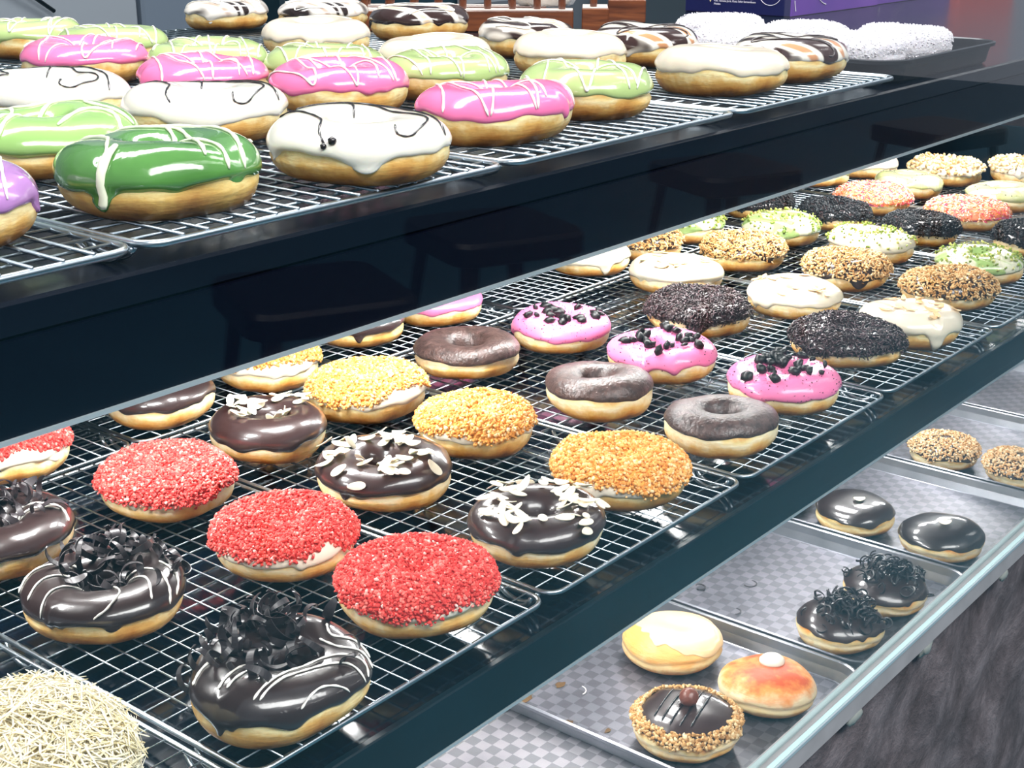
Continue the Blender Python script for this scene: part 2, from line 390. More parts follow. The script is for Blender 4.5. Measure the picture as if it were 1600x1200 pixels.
# housings of the light modules, under the upper and the middle board
for zz in (.9400, .6940):
    mb = MB(); mb.box(.2, 2.25, .69, .75, zz, zz + .006)
    mb.build('light_housing', M['alu'], case)
for zz in (.9467,):
    MB().box(XL, 2.44, .488, 1.25, .9467, .950).build('upper_soffit', M['frame'], case)

# ------------------------------------------------------------------ wire cooling racks
foot_pts = [(0, -.016, 0)] + [(0, -.016 + .032 * t, -1.0 * math.sin(PI * t) ** .5) for t in np.linspace(.08, .92, 9)] + [(0, .016, 0)]
def make_rack(x0, x1, y0, y1, zt, zs, sx, sy, label, fr=.0016, wr=.0007, group=None, mat='wire'):
    """zt is the top of the grid; frame lies just below the cross wires"""
    root = thing('cooling_rack', label, 'cooling rack', ((x0 + x1) / 2, (y0 + y1) / 2, zs + .0002), 0, group); hh = zt - zs - .0002
    w, d = (x1 - x0) / 2 - fr, (y1 - y0) / 2 - fr
    rc = .011; pts = []
    for (cx, cy, a0) in ((w - rc, d - rc, 0), (-w + rc, d - rc, 90), (-w + rc, -d + rc, 180), (w - rc, -d + rc, 270)):
        for k in range(6):
            a = math.radians(a0 + 18 * k); pts.append((cx + rc * math.cos(a), cy + rc * math.sin(a), hh - fr - wr))
    MB().tube(pts, fr, 8, closed=True).build('frame', M[mat], root, smooth=True)
    g = MB()
    wi = w - 1.4 * sx; n = max(2, round(2 * wi / sx))
    for i in range(0, n + 1):
        x = -wi + 2 * wi * i / n; g.tube([(x, -d - fr * .3, hh - wr), (x, d + fr * .3, hh - wr)], wr, 6)
    n = max(2, round(2 * d / sy))
    for i in range(1, n):
        y = -d + 2 * d * i / n; g.tube([(-w - fr * .3, y, hh - 2.6 * wr), (w + fr * .3, y, hh - 2.6 * wr)], wr * .85, 6)
    g.build('wire_grid', M[mat], root, smooth=True)
    f0 = None
    for sxn in (-1, 1):
        for yy in (-d * .86, -d * .2 if sxn > 0 else d * .0, d * .86):
            if f0 is None:
                f0 = MB().tube([(a_, b_, c_ * (hh - 3 * fr - wr)) for a_, b_, c_ in foot_pts], fr, 8).build('foot', M[mat], root, smooth=True); o = f0
            else:
                o = f0.copy(); COL.objects.link(o); o.parent = root
            o.location = (sxn * w, yy, hh - 2 * fr - wr)
    return root
ords = ['leftmost', 'second', 'third', 'fourth', 'fifth', 'sixth', 'seventh', 'eighth']
top_names = ['under the purple donut at the left', 'under the deep green and frontmost white lined donuts', 'under the front pink and light green donuts', 'right end one, under the rightmost cream donut']
for i, (a, b) in enumerate([(.105, .3495), (.352, .592), (.596, .836), (.84, 1.085)]):
    make_rack(a, b, .479, .862, 1.0125, 1.0, .0147 if i == 0 else .0131, .0145, 'shiny wire rack on the top shelf, ' + top_names[i], .0019, .0009, 'front racks of the top shelf')
for i, (a, b) in enumerate([(.352, .592), (.596, .836), (.84, 1.085)]):
    make_rack(a, b, .867, 1.245, 1.0125, 1.0, .0131, .0145, 'wire rack at the back of the top shelf, ' + ['under the back left green donuts', 'under the back pink donut row', 'under the swirled donuts'][i], .0019, .0009, 'rear racks of the top shelf')
mid_x = [(.13, .366), (.3695, .6005), (.604, .8305), (.834, 1.067), (1.0715, 1.307), (1.311, 1.546), (1.5505, 1.786), (1.79, 2.02)]
mid_names = ['under the grated cheese bun', 'under the chocolate curl donuts and red crumb donuts', 'under the almond donuts and golden crumb donuts', 'under the dusty chocolate and pink cookie donuts',
             'under the chocolate sprinkle and white almond donuts', 'under the chopped peanut and green crumb donuts', 'under the black crumb and colourful sprinkle donuts', 'under the pale green and far nut donuts']
for i, (a, b) in enumerate(mid_x):
    make_rack(a, b, .4555, .8455, .7535, .738, .0128 if i else .0185, .0143, 'front wire rack of the middle shelf, ' + mid_names[i], .0016, .00058, 'front racks of the middle shelf')
for i, (a, b) in enumerate(mid_x[1:]):
    make_rack(a, b, .851, 1.235, .7535, .738, .0128, .0143, 'rear wire rack behind the one ' + mid_names[i + 1], .0016, .00058, 'rear racks of the middle shelf')

# ------------------------------------------------------------------ baking trays
def make_tray(x0, x1, y0, y1, z0, z1, slope, rc, name, label, mfloor, mrim, lip=.004, rz=0, group=None):
    cx, cy = (x0 + x1) / 2, (y0 + y1) / 2
    root = thing(name, label, 'tray', (cx, cy, z0), rz, group)
    def loop(ins, z, rr):
        w, d = (x1 - x0) / 2 - ins, (y1 - y0) / 2 - ins; P = []
        for (sx, sy, a0) in ((1, 1, 0), (-1, 1, 90), (-1, -1, 180), (1, -1, 270)):
            for k in range(9):
                a = math.radians(a0 + 11.25 * k); P.append((sx * (w - rr) + rr * math.cos(a), sy * (d - rr) + rr * math.sin(a), z - z0))
        return P
    n = 36; t = .0012
    def skin(loops, closed_bottom):
        V = []; F = []
        for L in loops: V += L
        for i in range(len(loops) - 1):
            for k in range(n):
                a = i * n + k; b = i * n + (k + 1) % n; F.append((a, b, b + n, a + n))
        return V, F
    # pressed floor
    V, F = skin([loop(slope, z0, rc - slope * .6), loop(slope, z0 + t, rc - slope * .6)], True)
    F += [tuple(range(n - 1, -1, -1)), tuple(range(n, 2 * n))]
    MB().add(V, F).build('tray_floor', mfloor, root)
    L = [loop(slope, z0 + t, rc - slope * .6), loop(slope * .75, z0 + .002, rc - slope * .5), loop(lip, z1 - .001, rc - lip), loop(lip * .6, z1, rc - lip * .6), loop(0, z1 - .0006, rc), loop(.0004, z1 - .0035, rc), loop(lip * .9, z1 - .003, rc - lip), loop(slope * .8 + .0014, z0 + .0002, rc - slope * .5)]
    V, F = skin(L, False)
    MB().add(V, F).build('tray_rim', mrim, root, smooth='auto')
    return root
tl = ['steel tray nearest the camera, holding the hazelnut donut and two buns', 'steel tray with two curl topped chocolate buns and spilled shavings', 'steel tray with dark chocolate almond buns',
      'steel tray with chopped nut covered buns', 'empty looking steel tray with crumbs at the right', 'farthest steel tray with an orange glazed bun at the right edge']
for i, (a, b) in enumerate([(.869, 1.119), (1.123, 1.374), (1.379, 1.628), (1.633, 1.884), (1.889, 2.14), (2.145, 2.396)]):
    make_tray(a, b, .4690, .90, .4395, .459, .0105, .032, 'baking_tray', tl[i], M['tray'], M['rim'], group='steel trays on the bottom shelf')
make_tray(1.096, 1.332, .487, .83, 1.0002, 1.020, .009, .03, 'serving_tray', 'dark metal tray holding white sugar coated donuts at the end of the top shelf', pmat('dark_tray', '#15181d', .3, metal=.4), pmat('dark_tray_rim', '#2a2c30', .28, metal=.7, var=.3, vscale=40))
# ------------------------------------------------------------------ donut shapes
def fnoise(rng, n=8, k0=20, k1=90):
    K = rng.normal(size=(n, 3)); K /= np.linalg.norm(K, axis=1)[:, None]; k = rng.uniform(k0, k1, n); K *= k[:, None]
    ph = rng.uniform(0, 2 * PI, n); a = (k0 / k) ** .7; a /= np.sqrt((a ** 2).sum())
    return lambda P: (np.sin(P @ K.T + ph) * a).sum(-1)
class Shape:
    def __init__(s, rng, D, hole=.009, H=.0325, bun=False):
        s.rng = rng; s.bun = bun; s.Ro = D / 2; s.H = H
        s.hole = rng.uniform(.8, 1.15) * hole
        s.Rc = 0 if bun else (s.Ro + s.hole) / 2; s.a = s.Ro if bun else (s.Ro - s.hole) / 2
        s.b = H / 2; s.zc = H / 2
        s.n1 = fnoise(rng, 7, 35, 110); s.n2 = fnoise(rng, 6, 90, 260)
        s.e = rng.uniform(-.03, .03); s.ea = rng.uniform(0, PI)
        s.cr = rng.uniform(-14, 4); s.cp = rng.uniform(0, 2 * PI, 3); s.cd = rng.uniform(.0010, .0022)
        s.tilt = rng.uniform(-.02, .02, 2)
    def at(s, u, v, off=0.0):
        """u round the ring, v round the tube: 0 outer, 90 top (degrees for v)"""
        u, v, off = np.broadcast_arrays(np.asarray(u, float), np.asarray(v, float), np.asarray(off, float))
        vr = np.radians(v); c, sn = np.cos(vr), np.sin(vr)
        pw = .62 if s.bun else .82
        cx = np.sign(c) * np.abs(c) ** pw
        cz = np.sign(sn) * np.abs(sn) ** (.95 if s.bun else .92)
        # pale crease around the waist
        crease = s.cd * np.exp(-((v - s.cr - 5 * np.sin(2 * u + s.cp[0]) - 3 * np.sin(5 * u + s.cp[1])) / 6.5) ** 2)
        rad = s.Rc * (1 + .03 * np.sin(2 * u + s.cp[2])) + (s.a + off) * cx - crease
        z = s.zc + (s.b + off) * cz
        if s.bun: z = np.where(cz > 0, s.zc + (s.b + off) * cz * (1 - .0 * cx), z)
        x, y = rad * np.cos(u), rad * np.sin(u)
        P = np.stack([x, y, z], -1)
        amp = s.n1(P) * .0016 + s.n2(P) * .0005
        side = np.stack([np.cos(u) * c, np.sin(u) * c, sn], -1)
        P = P + side * amp[..., None]
        ca, sa = math.cos(s.ea), math.sin(s.ea)
        X = P[..., 0] * ca + P[..., 1] * sa; Y = -P[..., 0] * sa + P[..., 1] * ca
        X = X * (1 + s.e); Y = Y * (1 - s.e)
        P[..., 0] = X * ca - Y * sa; P[..., 1] = X * sa + Y * ca
        top = np.clip(P[..., 2] / s.H, 0, 1)
        P[..., 2] += (P[..., 0] * s.tilt[0] + P[..., 1] * s.tilt[1]) * top
        P[..., 2] = np.maximum(P[..., 2], .0003 + .0004 * np.abs(cx))
        return P
    def dough(s, nu=88, nv=36):
        u = np.linspace(0, 2 * PI, nu, endpoint=False)
        if s.bun:
            v = np.linspace(88, -88, nv); U, Vv = np.meshgrid(u, v); P = s.at(U, Vv).reshape(-1, 3)
            idx = np.arange(nu * nv).reshape(nv, nu); j = np.roll(idx, -1, 1)
            F = np.stack([idx[:-1], idx[1:], j[1:], j[:-1]], -1).reshape(-1, 4)
            F = [tuple(f) for f in F] + [tuple(range(nu)), tuple((nv - 1) * nu + k for k in range(nu - 1, -1, -1))]
            return P, F
        v = np.linspace(0, 360, nv, endpoint=False); U, Vv = np.meshgrid(u, v)
        P = s.at(U, Vv).reshape(-1, 3); idx = np.arange(nu * nv).reshape(nv, nu)
        j = np.roll(idx, -1, 1); k = np.roll(idx, -1, 0); kj = np.roll(k, -1, 1)
        return P, np.stack([idx, j, kj, k], -1).reshape(-1, 4)
    def edge(s, u, base, amp, drips, rng_phase):
        e = base + amp * (np.sin(3 * u + rng_phase[0]) * .5 + np.sin(5 * u + rng_phase[1]) * .35 + np.sin(9 * u + rng_phase[2]) * .3 + np.sin(17 * u + rng_phase[3]) * .15)
        for (du, depth, wd) in drips:
            d = (u - du + PI) % (2 * PI) - PI; e = e - depth * np.exp(-(d / wd) ** 2)
        return e
    def icing(s, base=8, amp=7, drips=(), thick=.0016, nu=176, nv=26, vin=205, ripple=0.0, drip_thick=.0008):
        ph = s.rng.uniform(0, 6.28, 4); u = np.linspace(0, 2 * PI, nu, endpoint=False)
        e = s.edge(u, base, amp, drips, ph); s.icing_edge = lambda uu: s.edge(uu, base, amp, drips, ph)
        vend = 88.5 if s.bun else vin
        t = np.concatenate([[0, .012, .03, .055], np.linspace(.09, 1 if s.bun else .97, nv)]); 
        if not s.bun: t = np.concatenate([t, [1.0]])
        T, U = np.meshgrid(t, u, indexing='ij')
        E = e[None, :]; Vv = E + (vend - E) * T
        d = T if s.bun else np.minimum(T, 1 - T)
        prof = np.sqrt(np.clip(1 - (1 - np.clip(d / .07, 0, 1)) ** 2, 0, 1))
        th = thick
        if drips:
            dl = np.zeros_like(U)
            for (du, depth, wd) in drips:
                dd = (U - du + PI) % (2 * PI) - PI; dl += np.exp(-(dd / wd) ** 2) * (depth > 15)
            th = thick + drip_thick * dl * (T < .3)
        off = th * prof - .0005 * (1 - prof)
        if ripple: off = off + ripple * np.sin(U * 23 + Vv * .3) * prof
        P = s.at(U, Vv, off); n = len(t)
        idx = np.arange(nu * n).reshape(n, nu); j = np.roll(idx, -1, 1)
        F = np.stack([idx[:-1], j[:-1], j[1:], idx[1:]], -1).reshape(-1, 4)
        P = P.reshape(-1, 3)
        if s.bun: F = [tuple(f) for f in F] + [tuple((n - 1) * nu + k for k in range(nu))]
        return P, F
    def scatter(s, n, rng, lift=.0016, vlo=6, vhi=None, bare=(), mask=None):
        """random points on the upper skin with normals"""
        vhi = vhi or (88 if s.bun else 200)
        out = []
        U = rng.uniform(0, 2 * PI, n * 4); V = rng.uniform(vlo - 12, vhi, n * 4)
        r = np.abs(s.Rc + s.a * np.cos(np.radians(V))) / (s.Ro)
        if s.bun: r = .3 + .7 * np.clip(np.cos(np.radians(V)), 0, 1) ** .3
        keep = rng.uniform(0, 1, n * 4) < r
        lo = s.icing_edge(U) if hasattr(s, 'icing_edge') else vlo
        keep &= V > lo + rng.uniform(-4, 8, n * 4)
        for (bu, bw, bv) in bare:
            d = (U - bu + PI) % (2 * PI) - PI; keep &= ~((np.abs(d) < bw) & (V < bv + rng.uniform(-12, 12, n * 4)))
        if mask is not None: keep &= mask(U, V)
        U, V = U[keep][:n], V[keep][:n]
        P = s.at(U, V, lift); A = s.at(U + .01, V, lift) - P; B = s.at(U, V + .6, lift) - P
        N = np.cross(A, B); N /= np.linalg.norm(N, axis=1)[:, None] + 1e-12
        return P, N
ICO_V = np.array([(0, 0, -1), (.72, -.53, -.45), (-.28, -.85, -.45), (-.89, 0, -.45), (-.28, .85, -.45), (.72, .53, -.45), (.28, -.85, .45), (-.72, -.53, .45), (-.72, .53, .45), (.28, .85, .45), (.89, 0, .45), (0, 0, 1)])
ICO_F = np.array([(0, 1, 2), (1, 0, 5), (0, 2, 3), (0, 3, 4), (0, 4, 5), (1, 5, 10), (2, 1, 6), (3, 2, 7), (4, 3, 8), (5, 4, 9), (1, 10, 6), (2, 6, 7), (3, 7, 8), (4, 8, 9), (5, 9, 10), (6, 10, 11), (7, 6, 11), (8, 7, 11), (9, 8, 11), (10, 9, 11)])[:, ::-1]
CAP_V = []
for (z, r) in ((-1, .45), (-.82, .9), (.82, .9), (1, .45)):
    for k in range(6): CAP_V.append((r * math.cos(k * PI / 3), r * math.sin(k * PI / 3), z))
CAP_V = np.array(CAP_V)
CAP_F = [(i * 6 + k, i * 6 + (k + 1) % 6, (i + 1) * 6 + (k + 1) % 6) for i in range(3) for k in range(6)] + [(i * 6 + k, (i + 1) * 6 + (k + 1) % 6, (i + 1) * 6 + k) for i in range(3) for k in range(6)]
CAP_F += [(0, k + 1, k) for k in range(1, 5)] + [(18, 18 + k, 19 + k) for k in range(1, 5)]
CAP_F = np.array(CAP_F)
def rand_rot(rng, n):
    q = rng.normal(size=(n, 4)); q /= np.linalg.norm(q, axis=1)[:, None]; w, x, y, z = q.T
    return np.stack([np.stack([1 - 2 * (y * y + z * z), 2 * (x * y - z * w), 2 * (x * z + y * w)], -1), np.stack([2 * (x * y + z * w), 1 - 2 * (x * x + z * z), 2 * (y * z - x * w)], -1), np.stack([2 * (x * z - y * w), 2 * (y * z + x * w), 1 - 2 * (x * x + y * y)], -1)], -2)
def tangent_rot(rng, N, tilt=.25):
    n = len(N); R = rng.normal(size=(n, 3)); T = np.cross(N, R); T /= np.linalg.norm(T, axis=1)[:, None]
    T = T + N * rng.normal(0, tilt, (n, 1)); T /= np.linalg.norm(T, axis=1)[:, None]
    A = np.cross(T, N); A /= np.linalg.norm(A, axis=1)[:, None] + 1e-9; B = np.cross(T, A)
    return np.stack([A, B, T], -1)      # local z lies along the surface
def bits(name, P, N, rng, size, mat, kind='crumb', smin=.6, smax=1.4, tonepow=1.0, tilt=.25, stack=0.0006):
    n = len(P)
    BV, BF = (ICO_V, ICO_F) if kind == 'crumb' else (CAP_V, CAP_F)
    sc = size * rng.uniform(smin, smax, n)
    L = np.repeat(BV[None], n, 0)
    if kind == 'crumb':
        L = L * rng.uniform(.62, 1.25, (n, len(BV), 1)) * rng.uniform(.6, 1.2, (n, 1, 3)); R = rand_rot(rng, n); L = L * sc[:, None, None] / 2
    else:
        asp = {'sprinkle': (.32, .32, 1), 'nib': (.5, .4, 1), 'shred': (.065, .03, 1), 'flake': (.8, .15, 1)}[kind]
        L = L * np.array(asp) * sc[:, None, None] / 2; R = tangent_rot(rng, N, tilt)
    L = np.einsum('nij,nkj->nki', R, L) + (P + N * rng.uniform(0, stack, (n, 1)))[:, None, :]
    F = (BF[None] + (np.arange(n) * len(BV))[:, None, None]).reshape(-1, 3)
    tone = np.repeat(rng.uniform(0, 1, n) ** tonepow, len(BV))
    return mesh_np(name, L.reshape(-1, 3), F, mat, smooth=(kind != 'crumb'), tone=tone)
def bvh_of(*PF):
    V = []; F = []
    for P, Fa in PF:
        n = len(V); V += [tuple(map(float, p)) for p in P]; F += [tuple(int(i) + n for i in f) for f in Fa]
    return BVHTree.FromPolygons(V, F)
def drizzle(bvh, paths, r, lift=.0005):
    mb = MB()
    for path in paths:
        seg = []
        def flush():
            if len(seg) > 4:
                m = len(seg); rr = [r * (min(1, .45 + .3 * min(i, m - 1 - i))) * (1 + .18 * math.sin(i * .9)) for i in range(m)]
                mb.tube(seg, rr, 7, flat=.75)
        for (x, y) in path:
            h = bvh.ray_cast(Vector((x, y, .2)), Vector((0, 0, -1)))
            if h[0] is None or h[0].z < .009:
                flush(); seg = []; continue
            p = h[0] + h[1] * lift if h[1].z > 0 else h[0] - h[1] * lift
            if seg and (seg[-1] - p).length > .006:
                flush(); seg = []
            seg.append(p)
        flush()
    return mb
def zigzag(R, ang, turns, rng, amp=.93, n=240, span=.9, off=0.0, wob=.03):
    pts = []; ca, sa = math.cos(ang), math.sin(ang); p1, p2 = rng.uniform(0, 6, 2)
    for i in range(n):
        t = i / (n - 1); s = -span + 2 * span * t
        a = amp * math.sin(2 * PI * turns * t + p1) * math.sqrt(max(.05, 1 - s * s * .75)) + wob * math.sin(9 * t + p2)
        x = R * a; y = R * (s + off + .05 * math.sin(13 * t + p1))
        pts.append((x * ca - y * sa, x * sa + y * ca))
    return pts
def curve_pts(ctrl, n=14):
    """Catmull-Rom through (x,y) points"""
    out = []; P = [ctrl[0]] + list(ctrl) + [ctrl[-1]]
    for i in range(1, len(P) - 2):
        for k in range(n):
            t = k / n; o = []
            for a in range(2):
                p0, p1, p2, p3 = P[i - 1][a], P[i][a], P[i + 1][a], P[i + 2][a]
                o.append(.5 * (2 * p1 + (p2 - p0) * t + (2 * p0 - 5 * p1 + 4 * p2 - p3) * t * t + (3 * p1 - p0 - 3 * p2 + p3) * t ** 3))
            out.append(tuple(o))
    out.append(tuple(ctrl[-1])); return out
# view frame on the shelf: screen-right and away-from-front directions
RX = (math.sin(YAW), -math.cos(YAW)); FX = (math.cos(YAW), math.sin(YAW))
def rf(r, f): return (RX[0] * r + FX[0] * f, RX[1] * r + FX[1] * f)
def urf(r, f):
    x, y = rf(r, f); return math.atan2(y, x)
FRONT = urf(0, -1)
# shared small pieces
def make_curl(rng, rr=(.003, .0065), w=(.0014, .003), arc=(120, 380), th=.0005, pitch=(.001, .004)):
    r = rng.uniform(*rr); wd = rng.uniform(*w); a = math.radians(rng.uniform(*arc)); pt = rng.uniform(*pitch); n = 22
    V = []; F = []
    for i in range(n):
        t = i / (n - 1); an = a * t; r2 = r * (1 + .35 * t); ww = wd * (math.sin(PI * min(1, max(.06, t))) ** .45 + .08)
        z0 = pt * an / (2 * PI) * 1.5
        for (dr, dz) in ((0, -ww / 2), (th, -ww / 2), (th, ww / 2), (0, ww / 2)):
            V.append(((r2 + dr) * math.cos(an) - r, (r2 + dr) * math.sin(an), z0 + dz))
    for i in range(n - 1):
        for k in range(4): F.append((i * 4 + k, i * 4 + (k + 1) % 4, (i + 1) * 4 + (k + 1) % 4, (i + 1) * 4 + k))
    F += [(3, 2, 1, 0), tuple((n - 1) * 4 + k for k in range(4))]
    V = np.array(V); V -= V.mean(0)
    return mesh_np('chocolate_curl', V, F, M['curl'], smooth=False)
prng = np.random.default_rng(11)
CURLS = [make_curl(prng, (.004, .008), (.0028, .005), (90, 260)) for _ in range(14)]
CURLS_BIG = [make_curl(prng, (.008, .014), (.004, .006), (60, 150)) for _ in range(8)]
CURLS_THIN = [make_curl(prng, (.003, .006), (.0016, .0024), (140, 420), .0013, (.002, .006)) for _ in range(14)]
def make_almond(rng, L=(.0115, .0155), mat='almond'):
    l = rng.uniform(*L) / 2; w = l * rng.uniform(.36, .5); t = .00045; bend = rng.uniform(-.05, .12); V = []; F = []
    n = 18
    for z in (-t, t):
        for sc in (1.0, .55):
            for k in range(n):
                a = 2 * PI * k / n; x = l * math.cos(a) * sc; y = w * math.sin(a) * (1 - .22 * math.cos(a)) * sc
                V.append((x, y, z * (.55 if sc == 1 else 1) + bend * (x * x) / l * 2))
    for k in range(n):
        j = (k + 1) % n
        F += [(k, n + k, n + j, j), (2 * n + k, 2 * n + j, 3 * n + j, 3 * n + k), (k, j, 2 * n + j, 2 * n + k)]
    F += [tuple(n + k for k in range(n - 1, -1, -1)), tuple(3 * n + k for k in range(n))]
    return mesh_np('almond_slice', V, F, M[mat], smooth=False)
ALMONDS = [make_almond(prng) for _ in range(7)]
ALMONDS_T = [make_almond(prng, (.013, .018), 'almond_t') for _ in range(3)]
def make_cookie(rng):
    s = rng.uniform(.0035, .0068); V = ICO_V * rng.uniform(.6, 1.3, (12, 1)) * np.array([1, rng.uniform(.6, 1), rng.uniform(.4, .7)]) * s
    return mesh_np('cookie_piece', V, ICO_F, M['cookie'], smooth=False)
COOKIES = [make_cookie(prng) for _ in range(10)]
def place_on(bvh, x, y, lift, yaw, tx=0, ty=0):
    h = bvh.ray_cast(Vector((x, y, .2)), Vector((0, 0, -1)))
    if h[0] is None: return None
    N = h[1] if h[1].z > 0 else -h[1]
    q = Vector((0, 0, 1)).rotation_difference(N).to_matrix() @ Matrix.Rotation(yaw, 3, 'Z') @ Euler((tx, ty, 0)).to_matrix()
    return h[0] + N * lift, q.to_euler()
def put_pieces(root, name, meshes, bvh, spots, rng, lift, tilt):
    for (x, y, ex) in spots:
        r = place_on(bvh, x, y, lift + ex, rng.uniform(0, 6.28), rng.normal(0, tilt), rng.normal(0, tilt))
        if r is None or r[0].z < .012: continue
        link(name, meshes[rng.integers(len(meshes))], root, r[0], r[1])
def curl_heap(root, bvh, rng, n, c, sp, hz, meshes, big=(), nbig=0, rmax=.047):
    k = 0; tries = 0
    while k < n + nbig and tries < 2000:
        tries += 1
        dx, dy = rng.normal(0, 1, 2) * sp; x, y = c[0] + dx, c[1] + dy
        if math.hypot(x, y) > rmax: continue
        h = bvh.ray_cast(Vector((x, y, .2)), Vector((0, 0, -1))); zs = h[0].z if h[0] is not None else .012
        zs = max(zs, .018)
        g = math.exp(-(dx * dx + dy * dy) / (2 * sp * sp))
        z = zs + .002 + rng.uniform(0, 1) * hz * (.25 + .75 * g)
        me = big[rng.integers(len(big))] if k >= n else meshes[rng.integers(len(meshes))]
        if k >= n: z += .001
        link('chocolate_curl', me, root, (x, y, z), rng.uniform(0, 6.28, 3)); k += 1

# ------------------------------------------------------------------ donut kinds
def donut(kind, x, y, zlev, D, label, idx):
    rng = np.random.default_rng(1000 + idx)
    Z = {'T': 1.0127, 'M': .7537, 'B': .4409, 'S': 1.0026}[zlev]
    bun = kind in ('hazelnut', 'dollop', 'bun', 'buncurl', 'bunchoc', 'bunplain', 'bunsesame', 'bunsugar', 'cheese')
    far = x > 1.3
    hole = .0075
    if kind.startswith(('dusty', 'almond')): hole = .0115
    if kind.startswith('red'): hole = .006
    if kind.startswith('choc_curls'): hole = .011
    H = .0295 if zlev == 'T' else (.036 if bun else .0295)
    if kind == 'cheese': H = .038
    root = thing('filled_bun' if bun else 'donut', label, 'bun' if bun else 'donut', (x, y, Z), 0, GROUPS.get(kind))
    sh = Shape(rng, D - (.0045 if kind[:3] in ('red', 'yel', 'pea', 'bla') else .002), hole, H, bun)
    dm = DOUGH[{'T': 1, 'M': 0, 'B': 0, 'S': 0}[zlev]] if rng.uniform() < .75 else DOUGH[1]
    if kind in ('green_dark', 'choc_curls', 'choc_curls2', 'marble3', 'cream') : dm = DOUGH[1]
    if kind == 'green_dark': dm = DOUGH[2]
    nu = 60 if far else 96
    DP, DF = sh.dough(nu, 26 if far else 40)
    if kind == 'sugar':
        f = fnoise(rng, 10, 250, 700); DP = DP * (1 + .012 * f(DP))[:, None]; DP[:, 2] = np.maximum(DP[:, 2], .0003)
        link('sugared_dough', mesh_np('sugared_dough', DP, DF, M['sugar']), root)
        sh.icing_edge = lambda u: u * 0 - 50
        P, N = sh.scatter(1500, rng, .0002, -50)
        link('sugar_coating', bits('sugar_coating', P, N, rng, .0013, M['sugarg']), root)['kind'] = 'stuff'
        return root
    link('dough', mesh_np('dough', DP, DF, dm), root)
    def ice(mat, base=8, amp=7, drips=(), thick=.0016, name='icing', **kw):
        IP, IF = sh.icing(base, amp, drips, thick, nu=110 if far else 200, nv=18 if far else 30, **kw)
        link(name, mesh_np(name, IP, IF, M[mat]), root)
        return bvh_of((IP, IF), (DP, DF))
    def coat(n, size, mat, kindb='crumb', name='crumb_coating', lift=.0014, **kw):
        sk = {k: kw.pop(k) for k in ('vlo', 'vhi', 'bare', 'mask') if k in kw}
        P, N = sh.scatter(n, rng, lift, **sk)
        o = link(name, bits(name, P, N, rng, size, M[mat], kindb, **kw), root); o['kind'] = 'stuff'; return o
    def bed(mat, base, amp, raised=(), thick=.0024):
        IP, IF = sh.icing(base, amp, [(bu, -(bv - base), bw) for (bu, bw, bv) in raised], thick, nu=110 if far else 200, nv=18 if far else 30)
        link('crumb_bed', mesh_np('crumb_bed', IP, IF, M[mat]), root)
    R = D / 2
    rd = lambda n, lo=15, hi=35: [(rng.uniform(0, 6.28), rng.uniform(lo, hi), rng.uniform(.06, .12)) for _ in range(n)]
    if kind in ('purple', 'pink', 'green', 'green_mid', 'green_dark'):
        dr = [(FRONT - .35, 28, .10)] if kind == 'green_dark' else rd(2, 8, 18)
        bvh = ice(kind, -2 if kind == 'green_dark' else 6, 7, dr)
        wr = .0011 if kind.startswith('green_') else .0008
        if kind == 'green_dark':
            pts = [curve_pts([rf(-.047, .0), rf(-.04, .012), rf(-.022, -.004), rf(-.014, -.030), rf(-.012, -.0462)]),
                   curve_pts([rf(-.03, .028), rf(-.012, .022), rf(.006, .018), rf(.018, -.004), rf(.028, -.028)]),
                   curve_pts([rf(-.008, .036), rf(.006, .01), rf(.01, .0), rf(.03, -.012), rf(.038, -.026)]),
                   curve_pts([rf(.0, .040), rf(.02, .026), rf(.034, .006), rf(.043, -.016)]), curve_pts([rf(-.028, .035), rf(.0, .03), rf(.03, .03), rf(.04, .018)])]
            drizzle(bvh, pts, wr).build('drizzle', M['drizg'], root, smooth=True)
            drip = MB().tube([sh.at(FRONT - .3, v, .0028) for v in (75, 55, 40, 25, 10, -4, -14, -20)], [.0014, .0022, .0026, .0023, .002, .0021, .0023, .0012], 10, flat=.6)
            drip.build('thick_drip', M['drizg'], root, smooth=True)
        elif kind == 'green_mid':
            pts = [curve_pts([rf(-.045, .008), rf(-.02, .012), rf(-.012, -.02), rf(-.012, -.0455)]), curve_pts([rf(.0, .03), rf(-.004, .0), rf(-.006, -.02), rf(-.0065, -.0455)]),
                   curve_pts([rf(.044, -.012), rf(.036, .004), rf(.022, .004), rf(.018, -.03)]), curve_pts([rf(-.02, .04), rf(.012, .03), rf(.02, .02), rf(.046, .005)]), curve_pts([rf(-.03, .03), rf(-.012, .02), rf(.0, .042)])]
            drizzle(bvh, pts, .0012).build('drizzle', M['drizg'], root, smooth=True)
        else:
            a = math.atan2(FX[1], FX[0]) + rng.uniform(-.1, .5)
            z = [zigzag(R, a + PI / 2 + PI / 2, rng.uniform(2.2, 3.2), rng, 1.0), curve_pts([rf(-.035, .02), rf(-.01, .028 - .02), rf(.02, .0), rf(.03, -.03)])]
            drizzle(bvh, z, wr).build('drizzle', M['drizw'], root, smooth=True)
    elif kind == 'white_lines':
        bvh = ice('white', 4, 7, [(FRONT + rng.uniform(-.1, .4), 22, .2), (rng.uniform(0, 6), 14, .12)])
